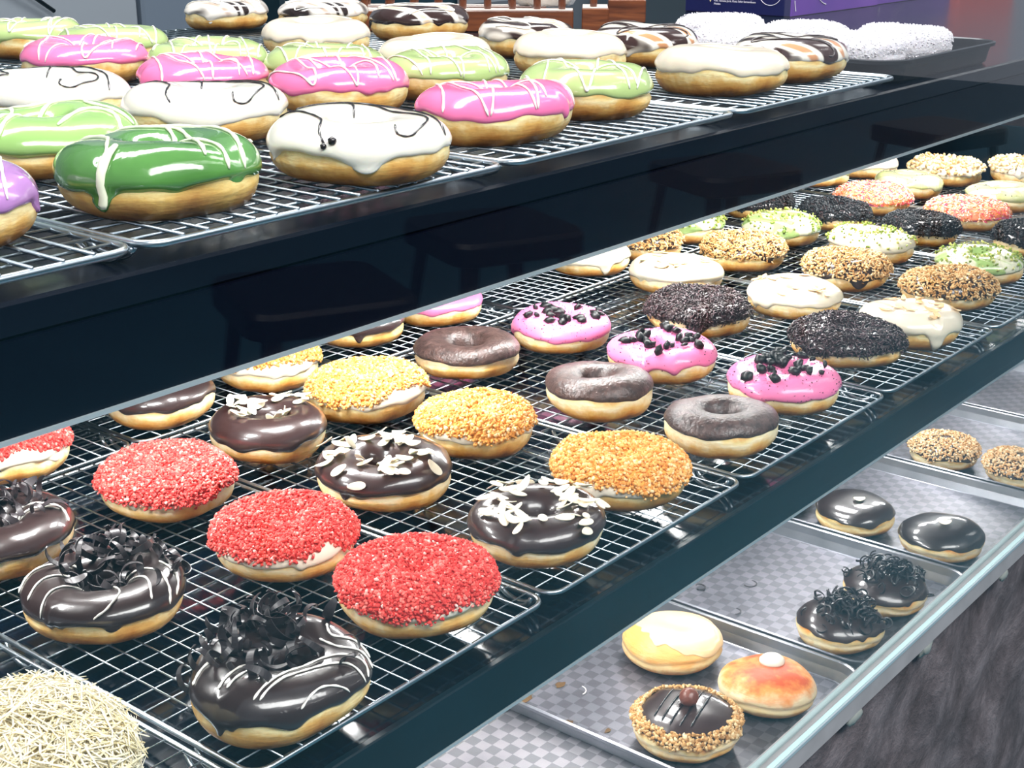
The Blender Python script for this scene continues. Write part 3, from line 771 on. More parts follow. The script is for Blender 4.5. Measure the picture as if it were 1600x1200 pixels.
        pts = [curve_pts([rf(-.042, .012), rf(-.03, .004), rf(-.018, -.014), rf(-.016, -.034), rf(-.0125, -.0425)]), curve_pts([rf(-.012, .034), rf(-.006, .024), rf(-.004, .01)]),
               curve_pts([rf(-.03, .03), rf(.0, .03), rf(.016, .012), rf(.034, -.004), rf(.030, -.030), rf(.022, -.036), rf(.020, -.028)]), curve_pts([rf(.0, .036), rf(.02, .022), rf(.036, .004), rf(.0435, -.014)]), curve_pts([rf(-.035, .02), rf(-.02, .03), rf(.01, .035)])]
        ta = rng.normal(0, .16) if idx != 2 else 0.0
        pts = [[(x_ * math.cos(ta) - y_ * math.sin(ta), x_ * math.sin(ta) + y_ * math.cos(ta)) for x_, y_ in p_] for p_ in pts]
        mb = drizzle(bvh, pts, .0006)
        r = place_on(bvh, *rf(-.013, -.031), .001, 0)
        if r and idx == 2:
            c = r[0]
            for (dx, rr2) in ((0, .0018), (.0042, .0025)):
                p = place_on(bvh, *rf(-.013 + dx, -.0425 + dx * .1), .0006, 0)
                if p: mb.add((ICO_V * rr2) + np.array(p[0]), [tuple(f) for f in ICO_F])
        mb.build('dark_drizzle', M['drizb'], root, smooth=True)
    elif kind in ('cream', 'cream2', 'pinkplain', 'choc', 'dusty', 'dusty2', 'marble', 'marble2', 'marble3', 'swirl', 'swirl2'):
        mt = {'cream': 'cream', 'cream2': 'cream', 'pinkplain': 'pinkm', 'dusty2': 'dusty', 'swirl': 'swirl_pg', 'swirl2': 'swirl_pg'}.get(kind, kind)
        bvh = ice(mt, 14 if kind == 'dusty' else 6, 5 if kind.startswith('dusty') else 9, rd(2, 10, 22) if not kind.startswith('dusty') else ())
        if kind == 'choc':
            pass
        if kind == 'cream':
            pts = [curve_pts([rf(-.02, .03), rf(.01, .032), rf(.03, .02)])]
            drizzle(bvh, pts, .0008).build('drizzle', M['cream'], root, smooth=True)
        if kind.startswith('marble'):
            drizzle(bvh, [zigzag(R, rng.uniform(0, 6), 2, rng, .8)], .0007).build('drizzle', M['choc'] if kind == 'marble2' else M['drizw'], root, smooth=True)
        if kind.startswith('swirl'):
            coat(60, .0016, 'black', name='speckle')
    elif kind.startswith('choc_curls'):
        bvh = ice('choc_shine', 5, 9, [(FRONT - .5, 16, .07), (FRONT - .35, 10, .05), (FRONT + .3, 12, .12)])
        if kind == 'choc_curls':
            pts = [curve_pts([rf(-.040, -.022), rf(-.036, -.012), rf(-.024, -.001), rf(-.015, .002)]), curve_pts([rf(-.0245, -.036), rf(-.018, -.020), rf(-.008, -.006), rf(-.0, -.002)]), curve_pts([rf(-.02, -.037), rf(-.012, -.022), rf(.0, -.008)]),
                   curve_pts([rf(-.006, -.0445), rf(.004, -.026), rf(.014, -.010), rf(.030, -.0), rf(.042, -.001), rf(.045, -.008)]), curve_pts([rf(-.003, -.0445), rf(.008, -.026), rf(.02, -.014), rf(.034, -.008), rf(.044, -.012)]),
                   curve_pts([rf(.016, -.042), rf(.024, -.03), rf(.035, -.024), rf(.044, -.022)]), curve_pts([rf(.018, .014), rf(.028, .008), rf(.04, .008), rf(.046, .002)]), curve_pts([rf(.02, .028), rf(.024, .018), rf(.036, .018), rf(.044, .01)])]
            heap = rf(-.013, .014); nb = 9
        elif kind == 'choc_curls2':
            pts = [curve_pts([rf(-.045, -.010), rf(-.04, .004), rf(-.02, .009), rf(.01, .006), rf(.03, .0), rf(.040, -.012), rf(.042, -.02)]), curve_pts([rf(-.036, -.022), rf(-.03, -.007), rf(-.014, -.001), rf(.006, -.001), rf(.026, -.008), rf(.034, -.026)]),
                   curve_pts([rf(-.026, -.037), rf(-.022, -.020), rf(-.008, -.011), rf(.004, -.012), rf(.016, -.024), rf(.013, -.037), rf(.006, -.042)]), curve_pts([rf(.03, .01), rf(.042, .0), rf(.044, -.012)])]
            heap = rf(.004, .018); nb = 5
        else:
            pts = [curve_pts([rf(-.03, -.02), rf(-.01, .0), rf(.012, .012), rf(.034, .012), rf(.043, .002)]), curve_pts([rf(-.02, -.03), rf(.0, -.006), rf(.02, .006), rf(.036, .008)])]
            heap = rf(-.014, .020); nb = 4
        drizzle(bvh, pts, .0007).build('drizzle', M['drizw'], root, smooth=True)
        curl_heap(root, bvh, rng, 66, heap, .0175, .010, CURLS, CURLS_BIG, nb)
    elif kind.startswith('red'):
        bvh = ice('cream_m', 4, 7, rd(2, 8, 14), thick=.002)
        bare = {'red2': [(FRONT - .3, .55, 22), (FRONT + .75, .2, 30)], 'red3': [(FRONT + .75, .5, 38)]}.get(kind, [])
        bed('red_bed', 9, 8, bare)
        coat(6500, .0023, 'red', lift=.0024, tonepow=.9, stack=.0014)
    elif kind.startswith('yellow'):
        bvh = ice('cream_m', 5, 8, rd(2, 8, 16), thick=.002)
        bare = {'yellow2': [(FRONT + .8, .45, 50)], 'yellow3': [(FRONT + .2, 1.0, 40)]}.get(kind, [(FRONT - .45, .3, 18)])
        bed('yellow_bed', 10, 8, bare)
        coat(4200, .0029, 'yellow', lift=.0024, stack=.0016)
    elif kind.startswith('almond'):
        bvh = ice('choc', 2, 8, rd(3, 8, 18))
        sp = []
        for _ in range(50 if kind == 'almond' else 40):
            a = rng.uniform(0, 6.28); r = R * rng.uniform(.38, .93)
            xx, yy = r * math.cos(a), r * math.sin(a)
            if kind == 'almond2': ox, oy = rf(.002, .008); xx = xx * .75 + ox; yy = yy * .75 + oy
            sp.append((xx, yy, rng.uniform(0, .0025)))
        put_pieces(root, 'almond_slice', ALMONDS, bvh, sp, rng, .0012, .22)
    elif kind.startswith('whitealmond'):
        dr = {'whitealmond': [(FRONT + .25, 60, .16)], 'whitealmond4': [(FRONT + .35, 50, .14)], 'whitealmond3': rd(2, 10, 20)}.get(kind, rd(2, 8, 20))
        bvh = ice('white_m', 4, 9, dr, thick=.0018)
        sp = []
        for _ in range(15):
            a = rng.uniform(0, 6.28); r = R * rng.uniform(.4, .85); sp.append((r * math.cos(a), r * math.sin(a), 0))
        put_pieces(root, 'almond_slice', ALMONDS_T, bvh, sp, rng, .0010, .12)
    elif kind.startswith('cookie'):
        bvh = ice('pinkm', 5, 8, rd(3, 8, 18), thick=.0018)
        sp = []
        for _ in range(28):
            a = rng.uniform(0, 6.28); r = R * rng.uniform(.2, .82) ; sp.append((r * math.cos(a), r * math.sin(a), rng.uniform(0, .002)))
        put_pieces(root, 'cookie_piece', COOKIES, bvh, sp, rng, .0016 if kind == 'cookie' else .0006, .4)
        P, N = sh.scatter(260, rng, .002, 15); o = link('cookie_crumbs', bits('cookie_crumbs', P, N, rng, .0010, M['black']), root); o['kind'] = 'stuff'
    elif kind.startswith('sprinkle'):
        dr = [(FRONT - .15, 38, .2)] if kind == 'sprinkle2' else [(FRONT - .9, 22, .25)]
        bvh = ice('choc', 4, 7, dr)
        coat(2300, .0042, 'csprink', 'sprinkle', name='sprinkle_coating', lift=.002, tilt=.35, stack=.0018, smin=.75, smax=1.15)
    elif kind.startswith('peanut'):
        dr = [(FRONT + .1, 40, .22)] if kind == 'peanut2' else rd(2, 6, 14)
        bvh = ice('choc', 3, 7, dr)
        coat(2100, .0036, 'peanut', 'nib' if kind != 'peanut3' else 'nib', name='nut_coating', lift=.0022, tilt=.6, stack=.0018, mask=(lambda U, V: rng.uniform(0, 1, len(U)) < np.clip((V + 6) / 22, .25, 1)))
    elif kind.startswith('matcha'):
        bvh = ice('matcha_gl' if kind != 'matcha2' else 'white_m', 3, 8, rd(2, 8, 20))
        coat(230, .0030, 'gcrumb', name='green_crumbs', vlo=30, vhi=150, lift=.0024, stack=.002)
    elif kind.startswith('black'):
        bvh = ice('choc', 3, 7, rd(2, 6, 12))
        coat(2600, .0026, 'black', lift=.002, stack=.0014, tonepow=1.3)
    elif kind == 'colour':
        bvh = ice('pinkm', 4, 7, rd(2, 8, 18))
        bed('sprinkle_bed', 8, 7)
        coat(2000, .0036, 'csprink2', 'sprinkle', name='sprinkle_coating', lift=.002, tilt=.35, stack=.0018)
    elif kind == 'pale':
        bvh = ice('white_m', 4, 8, rd(2, 8, 18))
        coat(420, .0052, 'pnut', name='nut_coating', vlo=25, lift=.003, stack=.003)
    # ---- buns
    elif kind == 'hazelnut':
        bvh = ice('choc', 14, 4, ())
        coat(1300, .0036, 'peanut', name='nut_rim', lift=.002, mask=lambda U, V: (V < 46) & (V > 5), stack=.002)
        coat(160, .0026, 'black', name='dark_crumbs', lift=.002, mask=lambda U, V: (V < 22) & (np.abs((U - FRONT - .5 + PI) % (2 * PI) - PI) < .8))
        lines = [[rf(k * .0095 - .004 + .5 * t, t) for t in np.linspace(-.030, .030, 40) if math.hypot(k * .0095 - .004 + .5 * t, t) < .033] for k in (-2, -1, 0, 1, 2)]
        drizzle(bvh, lines, .0009).build('dark_stripes', M['drizb'], root, smooth=True)
        n = fnoise(rng, 6, 200, 500); V = []
        nut = MB(); prof = [(.0001, -.0088), (.004, -.008), (.0075, -.004), (.0088, 0), (.0082, .0035), (.006, .0066), (.003, .0084), (.0001, .0088)]
        nut.lathe(prof, 20)
        V = np.array(nut.v); V = V * (1 + .03 * n(V))[:, None]
        px = rf(.002, .004); z = bvh.ray_cast(Vector((px[0], px[1], .2)), Vector((0, 0, -1)))[0].z
        link('hazelnut', mesh_np('hazelnut', V, nut.f, M['nut']), root, (px[0], px[1], z + .006))
    elif kind == 'dollop':
        root.children[0].data.materials[0] = DM['bun_orange']
        px = rf(.006, .010); nut = MB(); nut.lathe([(.0001, -.003), (.008, -.003), (.0115, -.001), (.0118, .001), (.009, .0035), (.006, .0045), (.003, .0062), (.0001, .0066)], 24)
        V = np.array(nut.v); V = V * (1 + .05 * fnoise(rng, 6, 150, 400)(V))[:, None]
        bvh = bvh_of((DP, DF)); z = bvh.ray_cast(Vector((px[0], px[1], .2)), Vector((0, 0, -1)))[0].z
        link('cream_dollop', mesh_np('cream_dollop', V, nut.f, M['cream_m']), root, (px[0], px[1], z + .001))
    elif kind == 'bun':
        root.children[0].data.materials[0] = DM['bun_pale']
        IPF = ice('cream_thin', 40, 12, [(FRONT - 1.2, -26, .7), (FRONT + 1.2, 34, .6)], thick=.0008, name='glaze')
    elif kind == 'buncurl':
        bvh = ice('choc', 13, 8, [(FRONT + .3, 12, .1)])
        curl_heap(root, bvh, rng, 84, rf(.006, .002) if idx % 2 else rf(.004, .002), .018, .010, CURLS_THIN, rmax=.044)
    elif kind == 'bunchoc':
        bvh = ice('choc_shine', 12, 7, [(FRONT + .2, 8, .2)])
        r = place_on(bvh, *rf(.001, -.008), .0022, -.7)
        link('almond_slice', ALMONDS[0], root, r[0], r[1], (1, 1.4, 1))
    elif kind == 'bunplain':
        bvh = ice('choc', 12, 6, ())
    elif kind == 'bunsesame':
        bvh = ice('choc', 8, 7, [(FRONT + .4, 14, .3)])
        coat(1900, .0030, 'sesame', name='nut_coating', lift=.002, stack=.0018, mask=lambda U, V: rng.uniform(0, 1, len(U)) < np.clip((V + 2) / 24, .35, 1))
    elif kind == 'bunsugar':
        root.children[0].data.materials[0] = DM['bun_orange']; ice('cream_thin', 30, 10, (), thick=.001, name='glaze')
    elif kind == 'cheese':
        bvh = ice('cheese_bed', -4, 6, (), thick=.003)
        sh.icing_edge = lambda u: u * 0 - 30
        P, N = sh.scatter(5200, rng, .003, -30)
        P2 = P + N * rng.uniform(0, .006, (len(P), 1)); P2[:, 2] = np.maximum(P2[:, 2], .006)
        o = link('grated_cheese', bits('grated_cheese', P2, N, rng, .017, M['cheese'], 'shred', smin=.5, smax=1.2, tilt=.22, stack=.002), root); o['kind'] = 'stuff'
    return root
DM = dict(
    bun_orange=dough_mat('bun_orange_top', [(0, '#a8652a'), (.18, '#e0a257'), (.4, '#f6dfa8'), (.62, '#f8e6bd'), (.85, '#ef9a52'), (1.0, '#c9582e')], .036),
    bun_pale=dough_mat('bun_pale_golden', [(0, '#b0611f'), (.2, '#e59443'), (.42, '#f5d9a0'), (.66, '#f2b76c'), (1, '#eba557')], .036))
M['cheese_bed'] = pmat('cheese_bed', '#e2cb8c', .6, bump=.8, bscale=150)
M['cream_thin'] = pmat('thin_cream_glaze', '#f4cf9c', .35, coat=.3, var=.12, vscale=40, bump=.15, bscale=80, bdist=.002)
GROUPS = dict(
    purple=None, green_dark=None, green_mid=None, white_lines='white donuts with black lines on the top shelf', pink='pink drizzled donuts on the top shelf', green='light green drizzled donuts on the top shelf',
    cream='cream glazed donuts on the top shelf', marble='swirled chocolate donuts on the top shelf', marble2='swirled chocolate donuts on the top shelf', marble3='swirled chocolate donuts on the top shelf', sugar='sugar coated donuts on the dark tray',
    choc_curls='chocolate curl donuts', choc_curls2='chocolate curl donuts', choc_curls3='chocolate curl donuts', red='red crumb donuts', red2='red crumb donuts', red3='red crumb donuts', almond='chocolate almond donuts', almond2='chocolate almond donuts',
    choc=None, yellow='golden crumb donuts', yellow2='golden crumb donuts', yellow3='golden crumb donuts', dusty='dusty chocolate donuts', dusty2='dusty chocolate donuts', cookie='pink cookie donuts', cookie2='pink cookie donuts', pinkplain='pink cookie donuts',
    sprinkle='chocolate sprinkle donuts', sprinkle2='chocolate sprinkle donuts', whitealmond='white almond donuts', whitealmond2='white almond donuts', whitealmond3='white almond donuts', whitealmond4='white almond donuts',
    peanut='chopped peanut donuts', peanut2='chopped peanut donuts', peanut3='chopped peanut donuts', matcha='green crumb donuts', matcha2='green crumb donuts', matcha3='green crumb donuts', black='black crumb donuts', black2='black crumb donuts',
    colour='colourful sprinkle donuts', swirl='pale green swirled donuts', swirl2='pale green swirled donuts', pale='pale nut donuts', buncurl='chocolate curl buns on the bottom trays', bunchoc='almond topped chocolate buns', bunsesame='chopped nut buns')
# ------------------------------------------------------------------ where every donut stands: kind, x, y, shelf, diameter, label
DONUTS = [
    ('purple', 0.2949, 0.5457, 'T', 0.088, 'purple glazed donut with white drizzle, cut by the left picture edge on the top shelf'),
    ('green_dark', 0.4, 0.531, 'T', 0.0905, 'deep green glazed donut with a thick white drip, nearest on the top shelf'),
    ('white_lines', 0.5111, 0.5112, 'T', 0.0949, 'white glazed donut with thin black lines at the front edge of the top shelf'),
    ('pink', 0.6455, 0.5345, 'T', 0.0926, 'pink glazed donut at the front edge, between the white lined and light green donuts'),
    ('green', 0.7506, 0.5442, 'T', 0.0889, 'light green glazed donut at the front edge of the top shelf, beside pink'),
    ('cream', 0.9041, 0.5329, 'T', 0.0927, 'cream glazed donut with golden brown base, rightmost cream one on the wire racks'),
    ('marble2', 1.0013, 0.531, 'T', 0.088, 'chocolate and caramel swirled donut at the right end of the top racks'),
    ('green_mid', 0.4175, 0.6482, 'T', 0.0965, 'mid green glazed donut with looping white drizzle, behind the deep green one'),
    ('white_lines', 0.5359, 0.6612, 'T', 0.0958, 'white glazed donut with thin black lines, directly behind the deep green donut'),
    ('pink', 0.6619, 0.6813, 'T', 0.093, 'pink glazed donut directly behind the frontmost white lined donut'),
    ('green', 0.7585, 0.6701, 'T', 0.089, 'light green glazed donut behind the front-edge pink donut'),
    ('cream', 0.916, 0.682, 'T', 0.092, 'cream glazed donut behind the front-edge light green donut'),
    ('marble2', 1.011, 0.672, 'T', 0.088, 'chocolate, white and caramel swirled donut right of two cream donuts'),
    ('white_lines', 0.5099, 0.7805, 'T', 0.098, 'white glazed donut with thin black lines at the left picture edge'),
    ('pink', 0.63, 0.778, 'T', 0.088, 'pink glazed donut between the light green one and the middle white lined donut'),
    ('green', 0.7331, 0.7645, 'T', 0.0905, 'light green glazed donut with small squiggle, in the middle of the top shelf'),
    ('cream', 0.8325, 0.7498, 'T', 0.088, 'cream glazed donut half hidden behind a light green donut'),
    ('marble', 1.0029, 0.7932, 'T', 0.088, 'dark chocolate swirled donut in front of the wooden dowel stand'),
    ('pink', 0.6497, 0.9418, 'T', 0.098, 'pink glazed donut at the back left of the top shelf'),
    ('green', 0.7002, 0.8579, 'T', 0.088, 'light green glazed donut behind the half hidden pink donut'),
    ('cream', 0.8826, 0.9339, 'T', 0.0914, 'cream glazed donut at the back, in front of the swirled donuts'),
    ('marble', 1.0618, 0.975, 'T', 0.098, 'caramel, white and chocolate swirled donut touching the dowel stand view'),
    ('green', 0.7353, 1.0225, 'T', 0.0905, 'light green glazed donut at the back, behind the back left pink donut'),
    ('marble3', 1.0, 1.19, 'T', 0.092, 'white swirled donut with dark chocolate patch on its left, at the very back'),
    ('marble3', 1.0624, 1.1117, 'T', 0.098, 'brown and white swirled donut at the very back under the frame top'),
    ('green', 0.7247, 1.1297, 'T', 0.0931, 'light green glazed donut at the back left corner of the picture'),
    ('sugar', 1.279, 0.563, 'S', 0.09, 'sugar coated donut at the right end of the dark tray'),
    ('sugar', 1.185, 0.567, 'S', 0.088, 'sugar coated donut at the front of the dark tray, behind the swirled donut'),
    ('sugar', 1.257, 0.652, 'S', 0.088, 'sugar coated donut in the back middle of the dark tray'),
    ('sugar', 1.158, 0.668, 'S', 0.088, 'sugar coated donut behind the rightmost cream glazed donut'),
    ('sugar', 1.262, 0.752, 'S', 0.088, 'sugar coated donut at the back left of the dark tray'),
    ('choc_curls', 0.4205, 0.4908, 'M', 0.0948, 'dark chocolate donut heaped with chocolate curls, nearest on the middle shelf'),
    ('choc_curls2', 0.4194, 0.6385, 'M', 0.0913, 'dark chocolate donut with curls and a looped white drizzle, second from front'),
    ('choc_curls3', 0.4262, 0.7558, 'M', 0.0919, 'dark chocolate donut with curls cut by the left picture edge'),
    ('red', 0.5387, 0.5067, 'M', 0.0942, 'red crumb donut at the front edge of the middle shelf'),
    ('red2', 0.5359, 0.6141, 'M', 0.0924, 'red crumb donut with a bare white patch, middle of the red row'),
    ('red', 0.5447, 0.7418, 'M', 0.0974, 'red crumb donut behind the middle red one, wholly visible'),
    ('red3', 0.5078, 0.8845, 'M', 0.0953, 'red crumb donut at the left picture edge, cut by the dark panel'),
    ('almond', 0.6493, 0.5029, 'M', 0.088, 'chocolate donut with sliced almonds at the front edge of the middle shelf'),
    ('almond', 0.6483, 0.6394, 'M', 0.0945, 'chocolate donut with sliced almonds, middle of its row'),
    ('almond2', 0.6558, 0.7637, 'M', 0.0881, 'chocolate donut with almonds heaped to the rear, backmost of its row'),
    ('choc', 0.6506, 0.8876, 'M', 0.088, 'glossy chocolate donut tucked under the dark panel at left'),
    ('yellow', 0.7551, 0.5116, 'M', 0.0961, 'golden crumb donut at the front edge of the middle shelf'),
    ('yellow', 0.7614, 0.6506, 'M', 0.0924, 'golden crumb donut in the middle of its row'),
    ('yellow2', 0.7632, 0.767, 'M', 0.0948, 'golden crumb donut with a pale bare corner, behind the others of its row'),
    ('yellow3', 0.7617, 0.8825, 'M', 0.0889, 'golden crumb donut half hidden by the dark panel'),
    ('dusty', 0.88, 0.5067, 'M', 0.0896, 'dusty chocolate donut with open hole at the front edge of the middle shelf'),
    ('dusty', 0.8846, 0.6249, 'M', 0.0895, 'dusty chocolate donut in the middle of its row'),
    ('dusty2', 0.892, 0.7703, 'M', 0.0916, 'smooth brown chocolate donut, backmost fully visible of the dusty row'),
    ('choc', 0.8937, 0.9041, 'M', 0.088, 'chocolate donut showing only its lower edge below the dark panel'),
    ('cookie', 0.9879, 0.5138, 'M', 0.0924, 'pink donut with black cookie pieces at the front edge of the middle shelf'),
    ('cookie', 0.993, 0.6339, 'M', 0.095, 'pink donut with black cookie pieces, middle of its row'),
    ('cookie2', 0.999, 0.7468, 'M', 0.0904, 'pink donut with small flat cookie bits, backmost fully visible of its row'),
    ('pinkplain', 0.9924, 0.8936, 'M', 0.088, 'pink donut mostly hidden by the dark panel'),
    ('sprinkle', 1.1278, 0.5254, 'M', 0.0965, 'donut covered in chocolate sprinkles at the front edge of the middle shelf'),
    ('sprinkle2', 1.1263, 0.6795, 'M', 0.098, 'donut covered in chocolate sprinkles with a sprinkle drip, behind the pink row'),
    ('whitealmond', 1.2202, 0.5058, 'M', 0.0942, 'white glazed almond donut with a long drip at the front edge'),
    ('whitealmond2', 1.2322, 0.632, 'M', 0.0957, 'white glazed almond donut in the middle of its row'),
    ('whitealmond3', 1.2345, 0.7728, 'M', 0.0947, 'white glazed almond donut behind the sprinkle donut with drip'),
    ('whitealmond4', 1.239, 0.8886, 'M', 0.0922, 'white glazed almond donut with drip, cut by the dark panel'),
    ('peanut', 1.3578, 0.5279, 'M', 0.0977, 'chopped peanut donut at the front of its row, behind the dripping white one'),
    ('peanut2', 1.3632, 0.6421, 'M', 0.0937, 'chopped peanut donut with crumbs running down its front'),
    ('peanut3', 1.364, 0.7676, 'M', 0.0933, 'chopped peanut donut, backmost fully visible of its row'),
    ('peanut3', 1.3298, 0.8781, 'M', 0.0898, 'chopped peanut donut cut by the dark panel'),
    ('matcha', 1.4714, 0.5395, 'M', 0.0935, 'white and green donut with green crumbs, frontmost of its row'),
    ('matcha2', 1.4869, 0.6714, 'M', 0.0953, 'white donut with green crumbs between the black and peanut donuts'),
    ('matcha3', 1.4874, 0.7877, 'M', 0.0917, 'green swirled donut with yellow green crumbs, backmost fully visible'),
    ('matcha3', 1.4375, 0.8864, 'M', 0.088, 'pale green donut cut by the dark panel beside peanut one'),
    ('black', 1.6236, 0.5358, 'M', 0.0928, 'black crumb donut cut by the right picture edge'),
    ('black', 1.5947, 0.66, 'M', 0.0919, 'black crumb donut in the middle of its row'),
    ('black2', 1.6036, 0.7769, 'M', 0.092, 'black crumb donut with pale filling peeping out, backmost of its row'),
    ('black2', 1.5979, 0.8807, 'M', 0.088, 'dark crumb donut almost wholly hidden by the dark panel'),
    ('colour', 1.711, 0.6494, 'M', 0.098, 'donut with pink, orange and white sprinkles, front one of its pair'),
    ('colour', 1.719, 0.78, 'M', 0.098, 'donut with pink, orange and white sprinkles, rear one of its pair'),
    ('swirl', 1.8434, 0.6574, 'M', 0.098, 'pale green swirled donut at the right picture edge'),
    ('swirl2', 1.8441, 0.7861, 'M', 0.0918, 'speckled pale green donut behind the rear colourful sprinkle donut'),
    ('swirl', 1.8375, 0.92, 'M', 0.088, 'pale green donut showing only a sliver under the dark panel'),
    ('pale', 2.0344, 0.6947, 'M', 0.0967, 'pale donut with chopped nuts cut by the right picture edge'),
    ('pale', 1.9621, 0.7843, 'M', 0.0967, 'pale donut heaped with chopped nuts, farthest wholly visible on the middle shelf'),
    ('cream2', 1.9369, 0.8965, 'M', 0.0924, 'pale glazed donut at the far end, cut by the dark panel'),
    ('hazelnut', 0.932, 0.556, 'B', 0.093, 'round donut with nut crumb rim, chocolate centre and a whole hazelnut'),
    ('dollop', 1.036, 0.5345, 'B', 0.092, 'orange browned bun with a cream dollop on top'),
    ('bun', 1.0463, 0.6435, 'B', 0.0975, 'pale plain bun with a creamy glaze on the nearest tray'),
    ('buncurl', 1.1805, 0.531, 'B', 0.087, 'chocolate bun with dark curls, nearer the glass in the second tray'),
    ('buncurl', 1.279, 0.529, 'B', 0.09, 'chocolate bun with dark curls, against the far rim of the second tray'),
    ('bunchoc', 1.4365, 0.536, 'B', 0.093, 'dark chocolate bun with one almond flake, front right in the third tray'),
    ('bunchoc', 1.437, 0.641, 'B', 0.093, 'dark chocolate bun with one almond flake, left in the third tray'),
    ('bunplain', 1.437, 0.74, 'B', 0.09, 'chocolate bun almost hidden behind the middle shelf front'),
    ('bunsesame', 1.6905, 0.64, 'B', 0.091, 'chopped nut covered bun, whole one in the fourth tray'),
    ('bunsesame', 1.6905, 0.541, 'B', 0.091, 'chopped nut covered bun cut by the right picture edge'),
    ('bunsugar', 2.2116, 0.6996, 'B', 0.098, 'orange glazed bun at the right picture edge in the farthest tray'),
]
for i, (k, x, y, s, D, lab) in enumerate(DONUTS):
    donut(k, x, y, s, D, lab, i)
donut('cheese', .283, .520, 'M', .100, 'big round bun buried in pale grated cheese at the bottom left', 99)

# ------------------------------------------------------------------ spilled bits on the trays
srng = np.random.default_rng(77)
sp = [(1.128 + .04, .64), (1.19, .70), (1.16, .72), (1.23, .66)]
for (x, y) in sp:
    o = link('chocolate_shaving', CURLS_THIN[srng.integers(14)], None, (x, y, .4432), (PI / 2 * 0, 0, srng.uniform(0, 6)), (1, 1, .5))
    tag(o, 'loose dark chocolate shaving lying on the second steel tray', 'chocolate shaving', 'loose shavings on the second tray')
for (x, y) in ((.945, .675), (.90, .52), (.895, .50)):
    o = link('cheese_shred', make_curl(srng, (.004, .007), (.001, .0014), (80, 160), .0008), None, (x, y, .4422), (0, 0, srng.uniform(0, 6)), (1, 1, .5))
    o.data.materials[0] = M['drizw']; tag(o, 'loose white shred lying on the nearest steel tray', 'crumb', 'white shreds on the nearest tray')
for i, (x, y, r) in enumerate(((.90, .71, .009), (.915, .735, .005), (.885, .70, .004), (.94, .70, .006), (.892, .655, .006), (.905, .62, .004))):
    V = [(r * (1 + .25 * math.sin(3 * a + i)) * math.cos(a), r * .6 * (1 + .2 * math.cos(2 * a + i)) * math.sin(a), z) for z in (0, .0003) for a in np.linspace(0, 2 * PI, 18, endpoint=False)]
    F = [(k, (k + 1) % 18, 18 + (k + 1) % 18, 18 + k) for k in range(18)] + [tuple(range(18, 36))]
    o = MB().add(V, F).build('syrup_stain', pmat('dried_syrup', '#6a5238', .2, coat=.6), loc=(x, y, .4409)); tag(o, 'brown syrup stain on the nearest steel tray, beside the hazelnut donut', 'stain', 'syrup stains on the nearest tray')

# ------------------------------------------------------------------ wooden dowel stands with a bagged loaf
def stand(name, label, c, ang, length, depth, hgt, dowels, dh=.12, group=None):
    root = thing(name, label, 'wooden stand', (c[0], c[1], 1.0002), ang, group)
    MB().box(-length / 2, length / 2, -depth / 2, depth / 2, 0, hgt, .0012).build('base', M['wood'], root)
    MB().box(-length / 2 + .001, length / 2 - .001, -depth / 2 + .001, depth / 2 - .001, hgt - .0002, hgt + .0006).build('pale_top', pmat('pale_top_face', '#cfc2ba', .6), root)  # thin sheet over the base top, paler than the wood
    d0 = None
    for (dx, dyy) in dowels:
        if d0 is None:
            d0 = MB().lathe([(.0036, 0), (.0042, .004), (.0042, dh), (.003, dh + .003)], 14).build('dowel', M['wood'], root, smooth='auto'); o = d0
        else: o = d0.copy(); COL.objects.link(o); o.parent = root
        o.location = (dx, dyy, hgt)
    return root
a0 = math.atan2(-.81, .59)
stand('dowel_stand', 'long brown wooden stand with upright dowels behind the top shelf donuts', (1.250, 1.080), a0, .25, .032, .0235, [(-.112 + .028 * k, 0) for k in range(9)], group=None)
stand('dowel_stand', 'middle brown wooden block stand right of the long dowel stand', (1.350, .968), a0, .030, .055, .026, [(-.002, -.01)], .10)
stand('dowel_stand', 'rearmost reddish wooden block stand, rightmost of the wooden stands', (1.468, 1.006), a0, .045, .05, .027, [(-.012, .01), (.012, .01)], .10)
stand('dowel_stand', 'rear wooden rail with dowels behind the long dowel stand', (1.315, 1.175), a0, .26, .022, .020, [(-.115 + .029 * k, 0) for k in range(9)])
brng = np.random.default_rng(3); fn = fnoise(brng, 10, 60, 200)
u = np.linspace(0, 2 * PI, 40, endpoint=False); v = np.linspace(-PI / 2 + .05, PI / 2 - .05, 22); U, VV = np.meshgrid(u, v)
P = np.stack([.036 * np.cos(VV) * np.cos(U), .026 * np.cos(VV) * np.sin(U), .034 * np.sin(VV)], -1).reshape(-1, 3)
P = P * (1 + .07 * fn(P))[:, None]; P[:, 1] *= .85; P[:, 2] = np.maximum(P[:, 2], -.020)
idx = np.arange(40 * 22).reshape(22, 40); j = np.roll(idx, -1, 1)
Fq = [tuple(f) for f in np.stack([idx[:-1], j[:-1], j[1:], idx[1:]], -1).reshape(-1, 4)] + [tuple(range(39, -1, -1)), tuple(21 * 40 + k for k in range(40))]
bag = thing('bagged_bread', 'white bread loaf in a crumpled clear plastic bag on the dowel stand', 'bagged bread', (1.332, 1.030, 1.0242))
link('bread', mesh_np('bread', P * .9, Fq, pmat('pale_bread', '#e6dccb', .6, bump=.4, bscale=120)), bag, (0, 0, .0195), (0, 0, a0))
bm_ = bpy.data.materials.new('crumpled_plastic'); bm_.use_nodes = True; nt = bm_.node_tree; nt.nodes.clear()
o_ = nt.nodes.new('ShaderNodeOutputMaterial'); mx = nt.nodes.new('ShaderNodeMixShader'); mx.inputs[0].default_value = .3
